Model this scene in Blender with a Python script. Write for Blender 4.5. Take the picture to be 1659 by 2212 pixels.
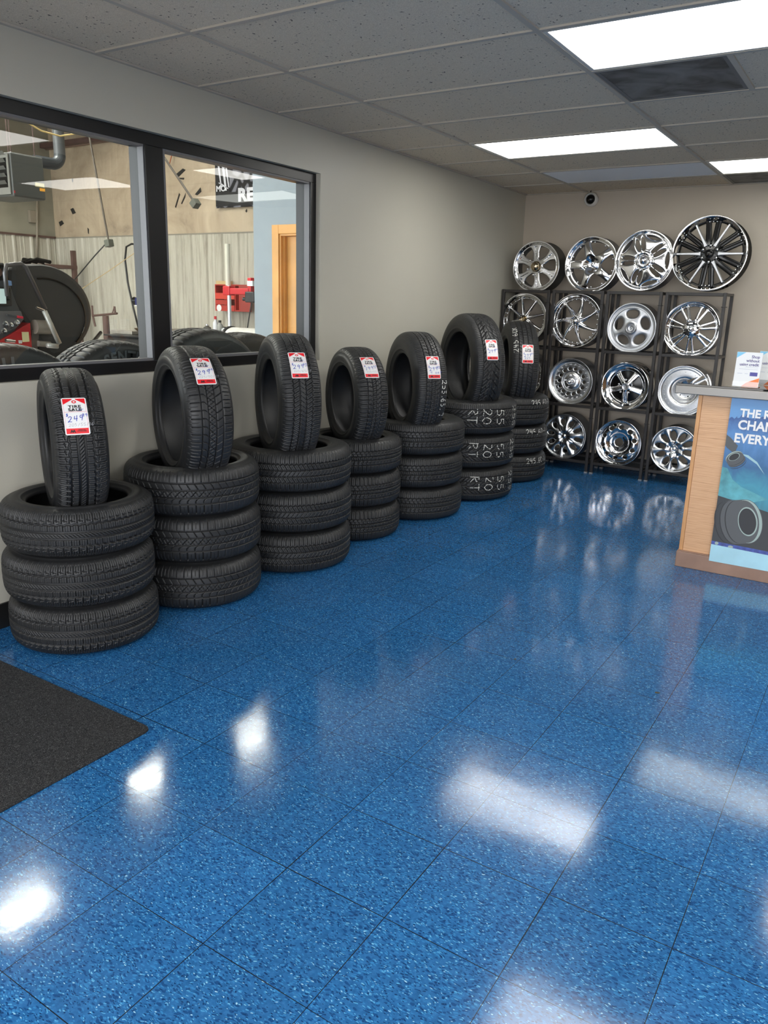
import bpy, math, random
import numpy as np
from mathutils import Matrix, Vector
random.seed(7); rng = np.random.default_rng(7)
PI = math.pi
for o in list(bpy.data.objects): bpy.data.objects.remove(o, do_unlink=True)
S = bpy.context.scene
COL = S.collection

# ------------------------------------------------------------------ camera
CAM = np.array([3.1515, -1.8337, 1.4474]); YAW, PITCH, ROLL, FPX = 0.5648, -0.2617, 0.0286, 1685.6
W, H = 1659, 2212
f_ = np.array([-math.sin(YAW)*math.cos(PITCH), math.cos(YAW)*math.cos(PITCH), math.sin(PITCH)])
r_ = np.array([math.cos(YAW), math.sin(YAW), 0.0]); u_ = np.cross(r_, f_)
R_ = math.cos(ROLL)*r_ + math.sin(ROLL)*u_; U_ = -math.sin(ROLL)*r_ + math.cos(ROLL)*u_
cd = bpy.data.cameras.new('camera'); cam = bpy.data.objects.new('camera', cd); COL.objects.link(cam)
M = Matrix.Identity(4)
for i in range(3):
    M[i][0], M[i][1], M[i][2], M[i][3] = R_[i], U_[i], -f_[i], CAM[i]
cam.matrix_world = M
cd.sensor_fit = 'VERTICAL'; cd.sensor_height = 24.0; cd.lens = FPX/H*24.0; cd.clip_start = .05; cd.clip_end = 200
S.camera = cam

def at(px, py, axis, val):
    """real-world point seen at a pixel of the photograph on the plane axis=val"""
    d = f_ + (px-W/2)/FPX*R_ - (py-H/2)/FPX*U_
    t = (val-CAM[axis])/d[axis]
    return CAM + t*d

# ------------------------------------------------------------------ light
S.view_settings.view_transform = 'Standard'; S.view_settings.look = 'None'
S.view_settings.gamma = 1.0; S.view_settings.use_curve_mapping = False
S.view_settings.exposure = 0.40
WORLD_STRENGTH = 6.0
PANEL_STRENGTH = 8.0
GARAGE_STRENGTH = 30.0
GARAGE_FILL = 210.0
wd = bpy.data.worlds.new('world'); S.world = wd; wd.use_nodes = True
wn = wd.node_tree.nodes; wn['Background'].inputs[0].default_value = (.94, .96, 1.0, 1); wn['Background'].inputs[1].default_value = WORLD_STRENGTH

def portal(name, loc, sx, sy, rot):
    l = bpy.data.lights.new(name, 'AREA'); l.shape = 'RECTANGLE'; l.size = sx; l.size_y = sy; l.cycles.is_portal = True
    o = bpy.data.objects.new(name, l); COL.objects.link(o); o.location = loc; o.rotation_euler = rot
portal('window_daylight', (3.4, -3.02, 1.45), 5.6, 2.0, (PI/2, 0, 0))
portal('bay_door_daylight', (-4.5, -3.02, 1.8), 8.0, 3.6, (PI/2, 0, 0))

# ------------------------------------------------------------------ helpers
class MB:
    def __init__(s): s.v = []; s.f = []
    def add(s, vs, fs):
        n = len(s.v); s.v += [tuple(v) for v in vs]; s.f += [tuple(i+n for i in q) for q in fs]; return s
    def box(s, x0, y0, z0, x1, y1, z1):
        if x0 > x1: x0, x1 = x1, x0
        if y0 > y1: y0, y1 = y1, y0
        if z0 > z1: z0, z1 = z1, z0
        return s.add([(x0,y0,z0),(x1,y0,z0),(x1,y1,z0),(x0,y1,z0),(x0,y0,z1),(x1,y0,z1),(x1,y1,z1),(x0,y1,z1)],
              [(0,3,2,1),(4,5,6,7),(0,1,5,4),(1,2,6,5),(2,3,7,6),(3,0,4,7)])
    def tube(s, pts, rad, n=10, cap=True):
        pts = [Vector(p) for p in pts]; m = len(pts)
        rads = rad if isinstance(rad, (list, tuple)) else [rad]*m
        vs = []; prev = None
        for i, p in enumerate(pts):
            t = (pts[min(i+1, m-1)] - pts[max(i-1, 0)]).normalized()
            if prev is None:
                a = Vector((0,0,1)) if abs(t.z) < .9 else Vector((1,0,0)); e = t.cross(a).normalized()
            else:
                e = (prev - t*prev.dot(t)).normalized()
            prev = e; g = t.cross(e)
            for k in range(n):
                a = 2*PI*k/n; vs.append(p + (e*math.cos(a)+g*math.sin(a))*rads[i])
        fs = [(i*n+k, i*n+(k+1) % n, (i+1)*n+(k+1) % n, (i+1)*n+k) for i in range(m-1) for k in range(n)]
        if cap: fs += [tuple(range(n-1, -1, -1)), tuple((m-1)*n+k for k in range(n))]
        return s.add(vs, fs)
    def lathe(s, prof, n=32, axis='z', c=(0,0,0), closed=False, cap=True):
        vs = []; m = len(prof)
        for (r, z) in prof:
            for k in range(n):
                a = 2*PI*k/n; x, y = r*math.cos(a), r*math.sin(a)
                q = {'z': (x,y,z), 'x': (z,x,y), 'y': (y,z,x)}[axis]
                vs.append((q[0]+c[0], q[1]+c[1], q[2]+c[2]))
        rr = range(m if closed else m-1)
        fs = [(i*n+k, i*n+(k+1) % n, ((i+1) % m)*n+(k+1) % n, ((i+1) % m)*n+k) for i in rr for k in range(n)]
        if cap and not closed:
            fs += [tuple(range(n-1, -1, -1)), tuple((m-1)*n+k for k in range(n))]
        return s.add(vs, fs)
    def prism(s, poly, fn, d0, d1):
        """poly 2D; fn(a,b,d)->xyz"""
        n = len(poly)
        vs = [fn(a, b, d0) for a, b in poly] + [fn(a, b, d1) for a, b in poly]
        fs = [tuple(range(n-1, -1, -1)), tuple(range(n, 2*n))] + [(i, (i+1) % n, n+(i+1) % n, n+i) for i in range(n)]
        return s.add(vs, fs)
    def mesh(s, name, smooth=False):
        me = bpy.data.meshes.new(name); me.from_pydata(s.v, [], s.f); me.update()
        if smooth: me.shade_smooth()
        return me
    def build(s, name, mt, parent=None, smooth=False, bevel=0, loc=None, auto=None):
        me = s.mesh(name, smooth); o = bpy.data.objects.new(name, me); COL.objects.link(o)
        if mt: me.materials.append(mt)
        if parent: o.parent = parent
        if loc is not None: o.location = loc
        if bevel:
            b = o.modifiers.new('bevel', 'BEVEL'); b.width = bevel; b.segments = 2; b.limit_method = 'ANGLE'; b.angle_limit = .6
        if auto: 
            me.shade_smooth()
            md = o.modifiers.new('split', 'EDGE_SPLIT'); md.split_angle = auto
        return o

def fixn(me):
    import bmesh
    b = bmesh.new(); b.from_mesh(me); bmesh.ops.recalc_face_normals(b, faces=b.faces); b.to_mesh(me); b.free(); return me

def grid_mesh(name, P, wrap_u=True, wrap_v=False, keep=None, smooth=False):
    nu, nv = P.shape[:2]
    iu = np.arange(nu if wrap_u else nu-1); iv = np.arange(nv if wrap_v else nv-1)
    A, B = np.meshgrid(iu, iv, indexing='ij'); A2 = (A+1) % nu; B2 = (B+1) % nv
    F = np.stack([A*nv+B, A2*nv+B, A2*nv+B2, A*nv+B2], -1).reshape(-1, 4)
    if keep is not None: F = F[keep.reshape(-1)]
    V = P.reshape(-1, 3)
    if keep is not None:
        used = np.unique(F); mp = -np.ones(len(V), int); mp[used] = np.arange(len(used)); V = V[used]; F = mp[F]
    me = bpy.data.meshes.new(name)
    me.vertices.add(len(V)); me.vertices.foreach_set('co', V.astype(np.float32).ravel())
    me.loops.add(F.size); me.loops.foreach_set('vertex_index', F.astype(np.int32).ravel())
    me.polygons.add(len(F)); me.polygons.foreach_set('loop_start', (np.arange(len(F))*4).astype(np.int32))
    try: me.polygons.foreach_set('loop_total', np.full(len(F), 4, np.int32))
    except Exception: pass
    me.update(calc_edges=True); me.validate()
    if smooth: me.shade_smooth()
    return me

def empty(name, loc=(0,0,0), rot=(0,0,0)):
    o = bpy.data.objects.new(name, None); COL.objects.link(o); o.location = loc; o.rotation_euler = rot; o.empty_display_size = .1
    return o
def tag(o, label, cat, group=None):
    o['label'] = label; o['category'] = cat
    if group: o['group'] = group
    return o
def lab(o, label): o['label'] = label; return o
def struct(o): o['kind'] = 'structure'; return o
def link(name, me, parent=None, loc=None, rot=None, mt=None):
    o = bpy.data.objects.new(name, me); COL.objects.link(o)
    if mt and not me.materials: me.materials.append(mt)
    if parent: o.parent = parent
    if loc is not None: o.location = loc
    if rot is not None: o.rotation_euler = rot
    return o

def text_mesh(txt, size, bold=0.0, align='CENTER', spacing=1.0, sx=1.0, thick=0.0):
    cu = bpy.data.curves.new('t', 'FONT'); cu.body = txt; cu.size = size; cu.align_x = align; cu.offset = bold; cu.space_character = spacing
    cu.extrude = thick; cu.resolution_u = 3
    o = bpy.data.objects.new('t', cu); COL.objects.link(o)
    dg = bpy.context.evaluated_depsgraph_get()
    me = bpy.data.meshes.new_from_object(o.evaluated_get(dg))
    bpy.data.objects.remove(o); bpy.data.curves.remove(cu)
    for v in me.vertices: v.co.x *= sx
    me.name = 'lettering'
    return me

# ------------------------------------------------------------------ materials
MATS = {}
def mat(name, col=(.5,.5,.5), rough=.5, metal=0.0, spec=.5, bump=0, bscale=200, var=0, vscale=8, emis=None, estr=0, coat=0):
    if name in MATS: return MATS[name]
    m = bpy.data.materials.new(name); m.use_nodes = True; nt = m.node_tree; b = nt.nodes['Principled BSDF']
    b.inputs['Base Color'].default_value = (*col, 1); b.inputs['Roughness'].default_value = rough; b.inputs['Metallic'].default_value = metal
    b.inputs['Specular IOR Level'].default_value = spec; b.inputs['Coat Weight'].default_value = coat
    tc = nt.nodes.new('ShaderNodeTexCoord')
    if var:
        n = nt.nodes.new('ShaderNodeTexNoise'); n.inputs['Scale'].default_value = vscale; n.inputs['Detail'].default_value = 5
        nt.links.new(tc.outputs['Object'], n.inputs['Vector'])
        r = nt.nodes.new('ShaderNodeMapRange'); r.inputs[1].default_value = .3; r.inputs[2].default_value = .7; r.inputs[3].default_value = 1-var; r.inputs[4].default_value = 1+var
        nt.links.new(n.outputs['Fac'], r.inputs[0])
        mx = nt.nodes.new('ShaderNodeVectorMath'); mx.operation = 'SCALE'; mx.inputs[0].default_value = col
        nt.links.new(r.outputs[0], mx.inputs['Scale']); nt.links.new(mx.outputs[0], b.inputs['Base Color'])
    if bump:
        n = nt.nodes.new('ShaderNodeTexNoise'); n.inputs['Scale'].default_value = bscale; n.inputs['Detail'].default_value = 3
        nt.links.new(tc.outputs['Object'], n.inputs['Vector'])
        bp = nt.nodes.new('ShaderNodeBump'); bp.inputs['Strength'].default_value = bump; bp.inputs['Distance'].default_value = .002
        nt.links.new(n.outputs['Fac'], bp.inputs['Height']); nt.links.new(bp.outputs[0], b.inputs['Normal'])
    if emis:
        b.inputs['Emission Color'].default_value = (*emis, 1); b.inputs['Emission Strength'].default_value = estr
    MATS[name] = m; return m

def N(nt, t, **kw):
    n = nt.nodes.new(t)
    for k, v in kw.items():
        if k.startswith('i_'): n.inputs[k[2:]].default_value = v
        elif k.startswith('n_'): n.inputs[int(k[2:])].default_value = v
        else: setattr(n, k, v)
    return n
def ramp(nt, fac, stops):
    r = nt.nodes.new('ShaderNodeValToRGB'); e = r.color_ramp.elements
    while len(e) < len(stops): e.new(.5)
    for q, (p, c) in zip(e, stops): q.position = p; q.color = (*c, 1)
    nt.links.new(fac, r.inputs[0]); return r

def floor_material():
    m = bpy.data.materials.new('blue vinyl tile'); m.use_nodes = True; nt = m.node_tree; L = nt.links.new; b = nt.nodes['Principled BSDF']
    tc = N(nt, 'ShaderNodeTexCoord'); sep = N(nt, 'ShaderNodeSeparateXYZ'); L(tc.outputs['Object'], sep.inputs[0])
    T = .3048
    def mth(op, a, bb=None, c=None):
        n = N(nt, 'ShaderNodeMath', operation=op)
        for i, q in enumerate((a, bb, c)):
            if q is None: continue
            if isinstance(q, (int, float)): n.inputs[i].default_value = q
            else: L(q, n.inputs[i])
        return n.outputs[0]
    fx = mth('DIVIDE', mth('SUBTRACT', sep.outputs[0], 1.4149-T*40), T); fy = mth('DIVIDE', mth('SUBTRACT', sep.outputs[1], -1.0915-T*40), T)
    ix, iy = mth('FLOOR', fx), mth('FLOOR', fy); ux, uy = mth('FRACT', fx), mth('FRACT', fy)
    # joint lines
    dx = mth('MINIMUM', ux, mth('SUBTRACT', 1.0, ux)); dy = mth('MINIMUM', uy, mth('SUBTRACT', 1.0, uy))
    cmb = N(nt, 'ShaderNodeCombineXYZ'); L(ix, cmb.inputs[0]); L(iy, cmb.inputs[1])
    wn_ = N(nt, 'ShaderNodeTexWhiteNoise'); L(cmb.outputs[0], wn_.inputs['Vector'])
    jn = N(nt, 'ShaderNodeTexNoise', i_Scale=1.3, i_Detail=2.0); L(tc.outputs['Object'], jn.inputs['Vector'])
    wid = mth('MULTIPLY_ADD', jn.outputs['Fac'], .010, -.0018)
    joint = mth('MAXIMUM', mth('LESS_THAN', dx, mth('MAXIMUM', wid, .0012)), mth('LESS_THAN', dy, mth('MAXIMUM', wid, .0012)))
    # chips: elongated voronoi cells in two directions chosen per tile
    noise = N(nt, 'ShaderNodeTexNoise', i_Scale=30.0, i_Detail=2.0); L(tc.outputs['Object'], noise.inputs['Vector'])
    dis = N(nt, 'ShaderNodeVectorMath', operation='SCALE'); L(noise.outputs['Color'], dis.inputs[0]); dis.inputs['Scale'].default_value = .022
    pos = N(nt, 'ShaderNodeVectorMath', operation='ADD'); L(tc.outputs['Object'], pos.inputs[0]); L(dis.outputs[0], pos.inputs[1])
    def chips(scale, rot, seed):
        mp = N(nt, 'ShaderNodeMapping'); mp.inputs['Rotation'].default_value = (0, 0, rot); mp.inputs['Scale'].default_value = (scale[0], scale[1], 1); mp.inputs['Location'].default_value = (seed, seed, 0)
        L(pos.outputs[0], mp.inputs['Vector'])
        v = N(nt, 'ShaderNodeTexVoronoi', voronoi_dimensions='2D', i_Scale=1.0); L(mp.outputs[0], v.inputs['Vector'])
        s = N(nt, 'ShaderNodeSeparateColor'); L(v.outputs['Color'], s.inputs[0])
        return v.outputs['Distance'], s.outputs[0], s.outputs[1]
    def mix(fac, a, c):
        x = N(nt, 'ShaderNodeMix', data_type='RGBA'); L(fac, x.inputs[0])
        for i, q in ((6, a), (7, c)):
            if isinstance(q, tuple): x.inputs[i].default_value = (*q, 1)
            else: L(q, x.inputs[i])
        return x.outputs[2]
    bn = N(nt, 'ShaderNodeTexNoise', i_Scale=60.0, i_Detail=4.0, i_Roughness=.7); L(tc.outputs['Object'], bn.inputs['Vector'])
    base = ramp(nt, bn.outputs['Fac'], [(.3, (.013, .080, .215)), (.55, (.021, .118, .295)), (.75, (.036, .165, .370))]).outputs[0]
    c = base
    for (sc, rot, seed, thr, dist, colr) in [((60, 140), .5, 3, .55, .42, (.010, .060, .180)), ((80, 190), 2.0, 9, .60, .40, (.028, .165, .38)), ((95, 210), .9, 5, .72, .32, (.006, .035, .11)),
                                             ((62, 165), .45, 17, .80, .25, (.065, .27, .50)), ((70, 180), 1.9, 23, .89, .24, (.13, .37, .57)), ((85, 200), 1.2, 31, .945, .23, (.27, .51, .65))]:
        d, r1, r2 = chips(sc, rot, seed)
        msk = mth('MULTIPLY', mth('GREATER_THAN', r1, thr), mth('LESS_THAN', d, mth('MULTIPLY_ADD', r2, dist*.6, dist*.5)))
        c = mix(msk, c, colr)
    tv = N(nt, 'ShaderNodeMapRange', n_3=.93, n_4=1.07); L(wn_.outputs['Value'], tv.inputs[0])
    sc_ = N(nt, 'ShaderNodeVectorMath', operation='SCALE'); L(c, sc_.inputs[0]); L(tv.outputs[0], sc_.inputs['Scale'])
    c = mix(joint, sc_.outputs[0], (.006, .012, .025))
    L(c, b.inputs['Base Color'])
    rn = N(nt, 'ShaderNodeTexNoise', i_Scale=2.5, i_Detail=5.0, i_Roughness=.65); L(tc.outputs['Object'], rn.inputs['Vector'])
    rr = N(nt, 'ShaderNodeMapRange', n_1=.3, n_2=.75, n_3=.07, n_4=.19); L(rn.outputs['Fac'], rr.inputs[0]); L(rr.outputs[0], b.inputs['Roughness'])
    b.inputs['Specular IOR Level'].default_value = .5
    bb = N(nt, 'ShaderNodeTexNoise', i_Scale=14.0, i_Detail=3.0); L(tc.outputs['Object'], bb.inputs['Vector'])
    bf = N(nt, 'ShaderNodeTexNoise', i_Scale=220.0, i_Detail=2.0); L(tc.outputs['Object'], bf.inputs['Vector'])
    hs = mth('ADD', mth('MULTIPLY', bb.outputs['Fac'], 1.0), mth('MULTIPLY', bf.outputs['Fac'], .10))
    hj = mth('SUBTRACT', hs, mth('MULTIPLY', joint, .4))
    bp = N(nt, 'ShaderNodeBump', i_Strength=.15, i_Distance=.0014); L(hj, bp.inputs['Height']); L(bp.outputs[0], b.inputs['Normal'])
    return m

def tile_material():
    m = bpy.data.materials.new('acoustic ceiling tile'); m.use_nodes = True; nt = m.node_tree; L = nt.links.new; b = nt.nodes['Principled BSDF']
    tc = N(nt, 'ShaderNodeTexCoord')
    v = N(nt, 'ShaderNodeTexVoronoi', i_Scale=52.0); nz = N(nt, 'ShaderNodeTexNoise', i_Scale=30.0, i_Detail=3.0)
    L(tc.outputs['Object'], nz.inputs['Vector'])
    sc = N(nt, 'ShaderNodeVectorMath', operation='SCALE'); sc.inputs['Scale'].default_value = .05; L(nz.outputs['Color'], sc.inputs[0])
    ad = N(nt, 'ShaderNodeVectorMath', operation='ADD'); L(tc.outputs['Object'], ad.inputs[0]); L(sc.outputs[0], ad.inputs[1]); L(ad.outputs[0], v.inputs['Vector'])
    s = N(nt, 'ShaderNodeSeparateColor'); L(v.outputs['Color'], s.inputs[0])
    g = N(nt, 'ShaderNodeMath', operation='GREATER_THAN', n_1=.62); L(s.outputs[0], g.inputs[0])
    l = N(nt, 'ShaderNodeMath', operation='LESS_THAN', n_1=.20); L(v.outputs['Distance'], l.inputs[0])
    mk = N(nt, 'ShaderNodeMath', operation='MULTIPLY'); L(g.outputs[0], mk.inputs[0]); L(l.outputs[0], mk.inputs[1])
    n2 = N(nt, 'ShaderNodeTexNoise', i_Scale=260.0, i_Detail=2.0); L(tc.outputs['Object'], n2.inputs['Vector'])
    r = ramp(nt, n2.outputs['Fac'], [(.35, (.62, .535, .425)), (.65, (.78, .69, .56))])
    mx = N(nt, 'ShaderNodeMix', data_type='RGBA'); L(mk.outputs[0], mx.inputs[0]); L(r.outputs[0], mx.inputs[6]); mx.inputs[7].default_value = (.16, .14, .12, 1)
    L(mx.outputs[2], b.inputs['Base Color']); b.inputs['Roughness'].default_value = .95; b.inputs['Specular IOR Level'].default_value = .1
    sb = N(nt, 'ShaderNodeMath', operation='MULTIPLY_ADD', n_1=-1.2); L(mk.outputs[0], sb.inputs[0]); L(n2.outputs['Fac'], sb.inputs[2])
    bp = N(nt, 'ShaderNodeBump', i_Strength=.5, i_Distance=.002); L(sb.outputs[0], bp.inputs['Height']); L(bp.outputs[0], b.inputs['Normal'])
    return m

def mat_carpet():
    m = bpy.data.materials.new('charcoal mat pile'); m.use_nodes = True; nt = m.node_tree; L = nt.links.new; b = nt.nodes['Principled BSDF']
    tc = N(nt, 'ShaderNodeTexCoord'); n = N(nt, 'ShaderNodeTexNoise', i_Scale=170.0, i_Detail=4.0, i_Roughness=.75, i_Distortion=2.5); L(tc.outputs['Object'], n.inputs['Vector'])
    r = ramp(nt, n.outputs['Fac'], [(.36, (.014, .014, .015)), (.53, (.040, .041, .043)), (.66, (.19, .19, .195))]); L(r.outputs[0], b.inputs['Base Color'])
    b.inputs['Roughness'].default_value = 1; b.inputs['Specular IOR Level'].default_value = .05
    bp = N(nt, 'ShaderNodeBump', i_Strength=1.0, i_Distance=.004); L(n.outputs['Fac'], bp.inputs['Height']); L(bp.outputs[0], b.inputs['Normal'])
    return m

def mat_oak():
    m = bpy.data.materials.new('oak laminate'); m.use_nodes = True; nt = m.node_tree; L = nt.links.new; b = nt.nodes['Principled BSDF']
    tc = N(nt, 'ShaderNodeTexCoord'); mp = N(nt, 'ShaderNodeMapping'); mp.inputs['Scale'].default_value = (6, 6, 95); L(tc.outputs['Object'], mp.inputs['Vector'])
    n = N(nt, 'ShaderNodeTexNoise', i_Scale=1.1, i_Detail=8.0, i_Roughness=.62, i_Distortion=.9); L(mp.outputs[0], n.inputs['Vector'])
    w = N(nt, 'ShaderNodeTexWave', wave_type='BANDS', bands_direction='Z', i_Scale=.35, i_Distortion=9.0, i_Detail=4.0); L(mp.outputs[0], w.inputs['Vector'])
    mx = N(nt, 'ShaderNodeMath', operation='MULTIPLY_ADD', n_1=.35); L(w.outputs['Fac'], mx.inputs[0]); L(n.outputs['Fac'], mx.inputs[2])
    r = ramp(nt, mx.outputs[0], [(.30, (.36, .19, .095)), (.42, (.56, .31, .16)), (.60, (.64, .37, .20)), (.85, (.68, .41, .23))]); L(r.outputs[0], b.inputs['Base Color'])
    b.inputs['Roughness'].default_value = .42
    return m

def mat_glass():
    m = bpy.data.materials.new('window glass'); m.use_nodes = True; nt = m.node_tree; nt.nodes.remove(nt.nodes['Principled BSDF']); L = nt.links.new
    out = nt.nodes['Material Output']; t = N(nt, 'ShaderNodeBsdfTransparent'); t.inputs[0].default_value = (.93, .96, .95, 1); g = N(nt, 'ShaderNodeBsdfGlossy', i_Roughness=.004)
    fr = N(nt, 'ShaderNodeFresnel', i_IOR=1.52); k = N(nt, 'ShaderNodeMath', operation='MULTIPLY', n_1=1.15, use_clamp=True); L(fr.outputs[0], k.inputs[0])
    nz = N(nt, 'ShaderNodeTexNoise', i_Scale=1.6, i_Detail=0.0); tc = N(nt, 'ShaderNodeTexCoord'); L(tc.outputs['Object'], nz.inputs['Vector'])
    bp = N(nt, 'ShaderNodeBump', i_Strength=.35, i_Distance=.01); L(nz.outputs['Fac'], bp.inputs['Height']); L(bp.outputs[0], g.inputs['Normal'])
    ge = N(nt, 'ShaderNodeNewGeometry'); kb = N(nt, 'ShaderNodeMath', operation='SUBTRACT', n_0=1.0, use_clamp=True); L(ge.outputs['Backfacing'], kb.inputs[1]); km = N(nt, 'ShaderNodeMath', operation='MULTIPLY'); L(k.outputs[0], km.inputs[0]); L(kb.outputs[0], km.inputs[1]); k = km
    mx = N(nt, 'ShaderNodeMixShader'); L(k.outputs[0], mx.inputs[0]); L(t.outputs[0], mx.inputs[1]); L(g.outputs[0], mx.inputs[2]); L(mx.outputs[0], out.inputs[0])
    return m

def mat_corrugated(c0=(.62,.59,.52)):
    m = bpy.data.materials.new('dirty metal siding'); m.use_nodes = True; nt = m.node_tree; L = nt.links.new; b = nt.nodes['Principled BSDF']
    tc = N(nt, 'ShaderNodeTexCoord'); mp = N(nt, 'ShaderNodeMapping'); mp.inputs['Scale'].default_value = (7, 7, .8); L(tc.outputs['Object'], mp.inputs['Vector'])
    n = N(nt, 'ShaderNodeTexNoise', i_Scale=1.5, i_Detail=8.0, i_Roughness=.7); L(mp.outputs[0], n.inputs['Vector'])
    r = ramp(nt, n.outputs['Fac'], [(.30, (.28, .25, .20)), (.46, (.44, .41, .34)), (.7, (.54, .51, .43))]); L(r.outputs[0], b.inputs['Base Color']); b.inputs['Roughness'].default_value = .55
    return m
def mat_insul():
    m = bpy.data.materials.new('stained vinyl insulation'); m.use_nodes = True; nt = m.node_tree; L = nt.links.new; b = nt.nodes['Principled BSDF']
    tc = N(nt, 'ShaderNodeTexCoord'); n = N(nt, 'ShaderNodeTexNoise', i_Scale=1.1, i_Detail=9.0, i_Roughness=.68, i_Distortion=.6); L(tc.outputs['Object'], n.inputs['Vector'])
    r = ramp(nt, n.outputs['Fac'], [(.30, (.17, .13, .10)), (.46, (.42, .33, .235)), (.64, (.54, .44, .32))]); L(r.outputs[0], b.inputs['Base Color']); b.inputs['Roughness'].default_value = .5
    mp = N(nt, 'ShaderNodeMapping'); mp.inputs['Scale'].default_value = (3, 3, .6); L(tc.outputs['Object'], mp.inputs['Vector'])
    n2 = N(nt, 'ShaderNodeTexNoise', i_Scale=1.6, i_Detail=3.0); L(mp.outputs[0], n2.inputs['Vector'])
    bp = N(nt, 'ShaderNodeBump', i_Strength=.5, i_Distance=.08); L(n2.outputs['Fac'], bp.inputs['Height']); L(bp.outputs[0], b.inputs['Normal'])
    return m

M_floor = floor_material(); M_tile = tile_material(); M_carpet = mat_carpet(); M_oak = mat_oak(); M_glass = mat_glass()
M_wall = mat('greige wall paint', (.50, .48, .41), .42, bump=.12, bscale=160, var=.015, vscale=2)
M_wallb = mat('beige wall paint', (.52, .455, .375), .5, bump=.12, bscale=160, var=.015, vscale=2)
M_white = mat('white paint', (.72, .70, .65), .5)
M_black = mat('black vinyl baseboard', (.012, .012, .012), .35)
M_frame = mat('black anodised aluminium', (.008, .008, .009), .32, spec=.35)
M_mill = mat('satin aluminium', (.42, .42, .44), .35, .9)
M_grid = mat('ceiling grid metal', (.48, .44, .38), .5)
M_rub = mat('tire rubber', (.0165, .017, .018), .45, bump=.15, bscale=900, var=.18, vscale=14)
M_chalk = mat('white chalk', (.70, .70, .66), .9)
M_chrome = mat('chrome', (.86, .86, .87), .045, 1.0)
M_chromef = mat('chrome face', (.84, .84, .85), .085, 1.0)
M_chromed = mat('worn chrome', (.70, .70, .70), .11, 1.0)
M_alu = mat('machined aluminium', (.74, .75, .76), .27, 1.0)
M_silver = mat('silver wheel paint', (.56, .57, .59), .31, .85)
M_barrel = mat('bare rim barrel', (.36, .36, .37), .33, .9, var=.1)
M_gblack = mat('gloss black wheel paint', (.005, .005, .005), .14, spec=.35)
M_gold = mat('brass tinted cap', (.55, .45, .30), .15, 1.0)
M_rack = mat('black rack tube', (.028, .025, .024), .38, .3, spec=.6)
M_red = mat('tag red', (.80, .012, .022), .4)
M_pink = mat('tag pink line', (.80, .35, .40), .5)
M_paper = mat('tag paper', (.82, .82, .82), .45)
M_ink = mat('black print', (.012, .012, .015), .5)
M_blueink = mat('blue marker', (.035, .07, .42), .5)
M_greyink = mat('grey pencil', (.35, .35, .38), .6)
M_diff = mat('lamp diffuser', (.9, .9, .88), .4, emis=(1.0, .985, .93), estr=PANEL_STRENGTH)
M_diff2 = mat('aged lamp diffuser', (.85, .86, .80), .4, emis=(.97, 1.0, .93), estr=PANEL_STRENGTH*.45)

# ------------------------------------------------------------------ the shop's shell
YB, HC = 5.474, 2.46
XR, YF = 6.6, -3.05
struct(MB().box(-.16, YF-.1, -.12, XR+.1, YB+.1, 0).build('floor', M_floor))
WY0, WY1, WZ0, WZ1 = -.26, 2.30, 1.075, 2.206     # window opening
wl = MB()
wl.box(-.16, YF, 0, 0, WY0, 2.75); wl.box(-.16, WY1, 0, 0, YB, 2.75); wl.box(-.16, WY0, 0, 0, WY1, WZ0); wl.box(-.16, WY0, WZ1, 0, WY1, 2.75)
struct(wl.build('wall_left', M_wall))
struct(MB().box(-.16, YB, 0, XR+.1, YB+.12, 2.75).build('wall_back', M_wallb))
struct(MB().box(XR, YF, 0, XR+.12, YB, 2.75).build('wall_right', M_wallb))
wf = MB(); wf.box(-.16, YF-.12, 0, .55, YF, 2.75); wf.box(6.25, YF-.12, 0, XR+.1, YF, 2.75); wf.box(.55, YF-.12, 2.35, 6.25, YF, 2.75); wf.box(.55, YF-.12, 0, 6.25, YF, .45)
struct(wf.build('wall_front', M_wallb))
for i, (a, b) in enumerate([(.55, 1.95), (1.95, 3.4), (3.4, 4.85), (4.85, 6.25)]):
    q = MB(); t = .05
    q.box(a, YF-.1, .45, a+t, YF, 2.35); q.box(b-t, YF-.1, .45, b, YF, 2.35); q.box(a+t, YF-.1, .45, b-t, YF, .45+t*1.5); q.box(a+t, YF-.1, 2.35-t*1.5, b-t, YF, 2.35)
    struct(q.build('window_%d' % (i+2), M_frame))
struct(MB().box(0, YF, 0, .013, YB, .115).build('baseboard_left', M_black, bevel=.003))
struct(MB().box(.013, YB-.013, 0, XR, YB, .115).build('baseboard_back', M_black, bevel=.003))
struct(MB().box(XR-.013, YF, 0, XR, YB-.013, .115).build('baseboard_right', M_black, bevel=.003))
M_road = mat('pale concrete', (.42, .40, .37), .9, var=.1)
g = MB().box(-40, -60, -.14, 40, YF-.12, -.10).build('ground', M_road); struct(g)

# ceiling: tiles between the bars of the grid
X2, CY0, T2 = .5903, .6683, .6096
xs = [0.0, X2] + [X2+2*T2*k for k in range(1, 5)] + [XR]
kmin = int(math.floor((YF-CY0)/T2)); ys = [YF] + [CY0+k*T2 for k in range(kmin+1, 8)] + [YB]
lights = {(1, 2), (4, 1), (6, 2), (-4, 2), (-1, 4), (4, 3), (-4, 4)}
bright_tile = (6, 1)
cl = MB()
def krow(j): return j-1+kmin+1
for i in range(len(xs)-1):
    for j in range(len(ys)-1):
        k = krow(j); a, b, c, d = xs[i], xs[i+1], ys[j], ys[j+1]
        if (k, i) in lights or (k, i) == bright_tile: continue
        if (k, i) == (2, 2): a = a+T2*.95
        if (k, i) == (7, 2): continue
        cl.box(a+.001, c+.001, HC+.008, b-.001, d-.001, HC+.024)
cl = struct(cl.build('ceiling', M_tile))
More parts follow.
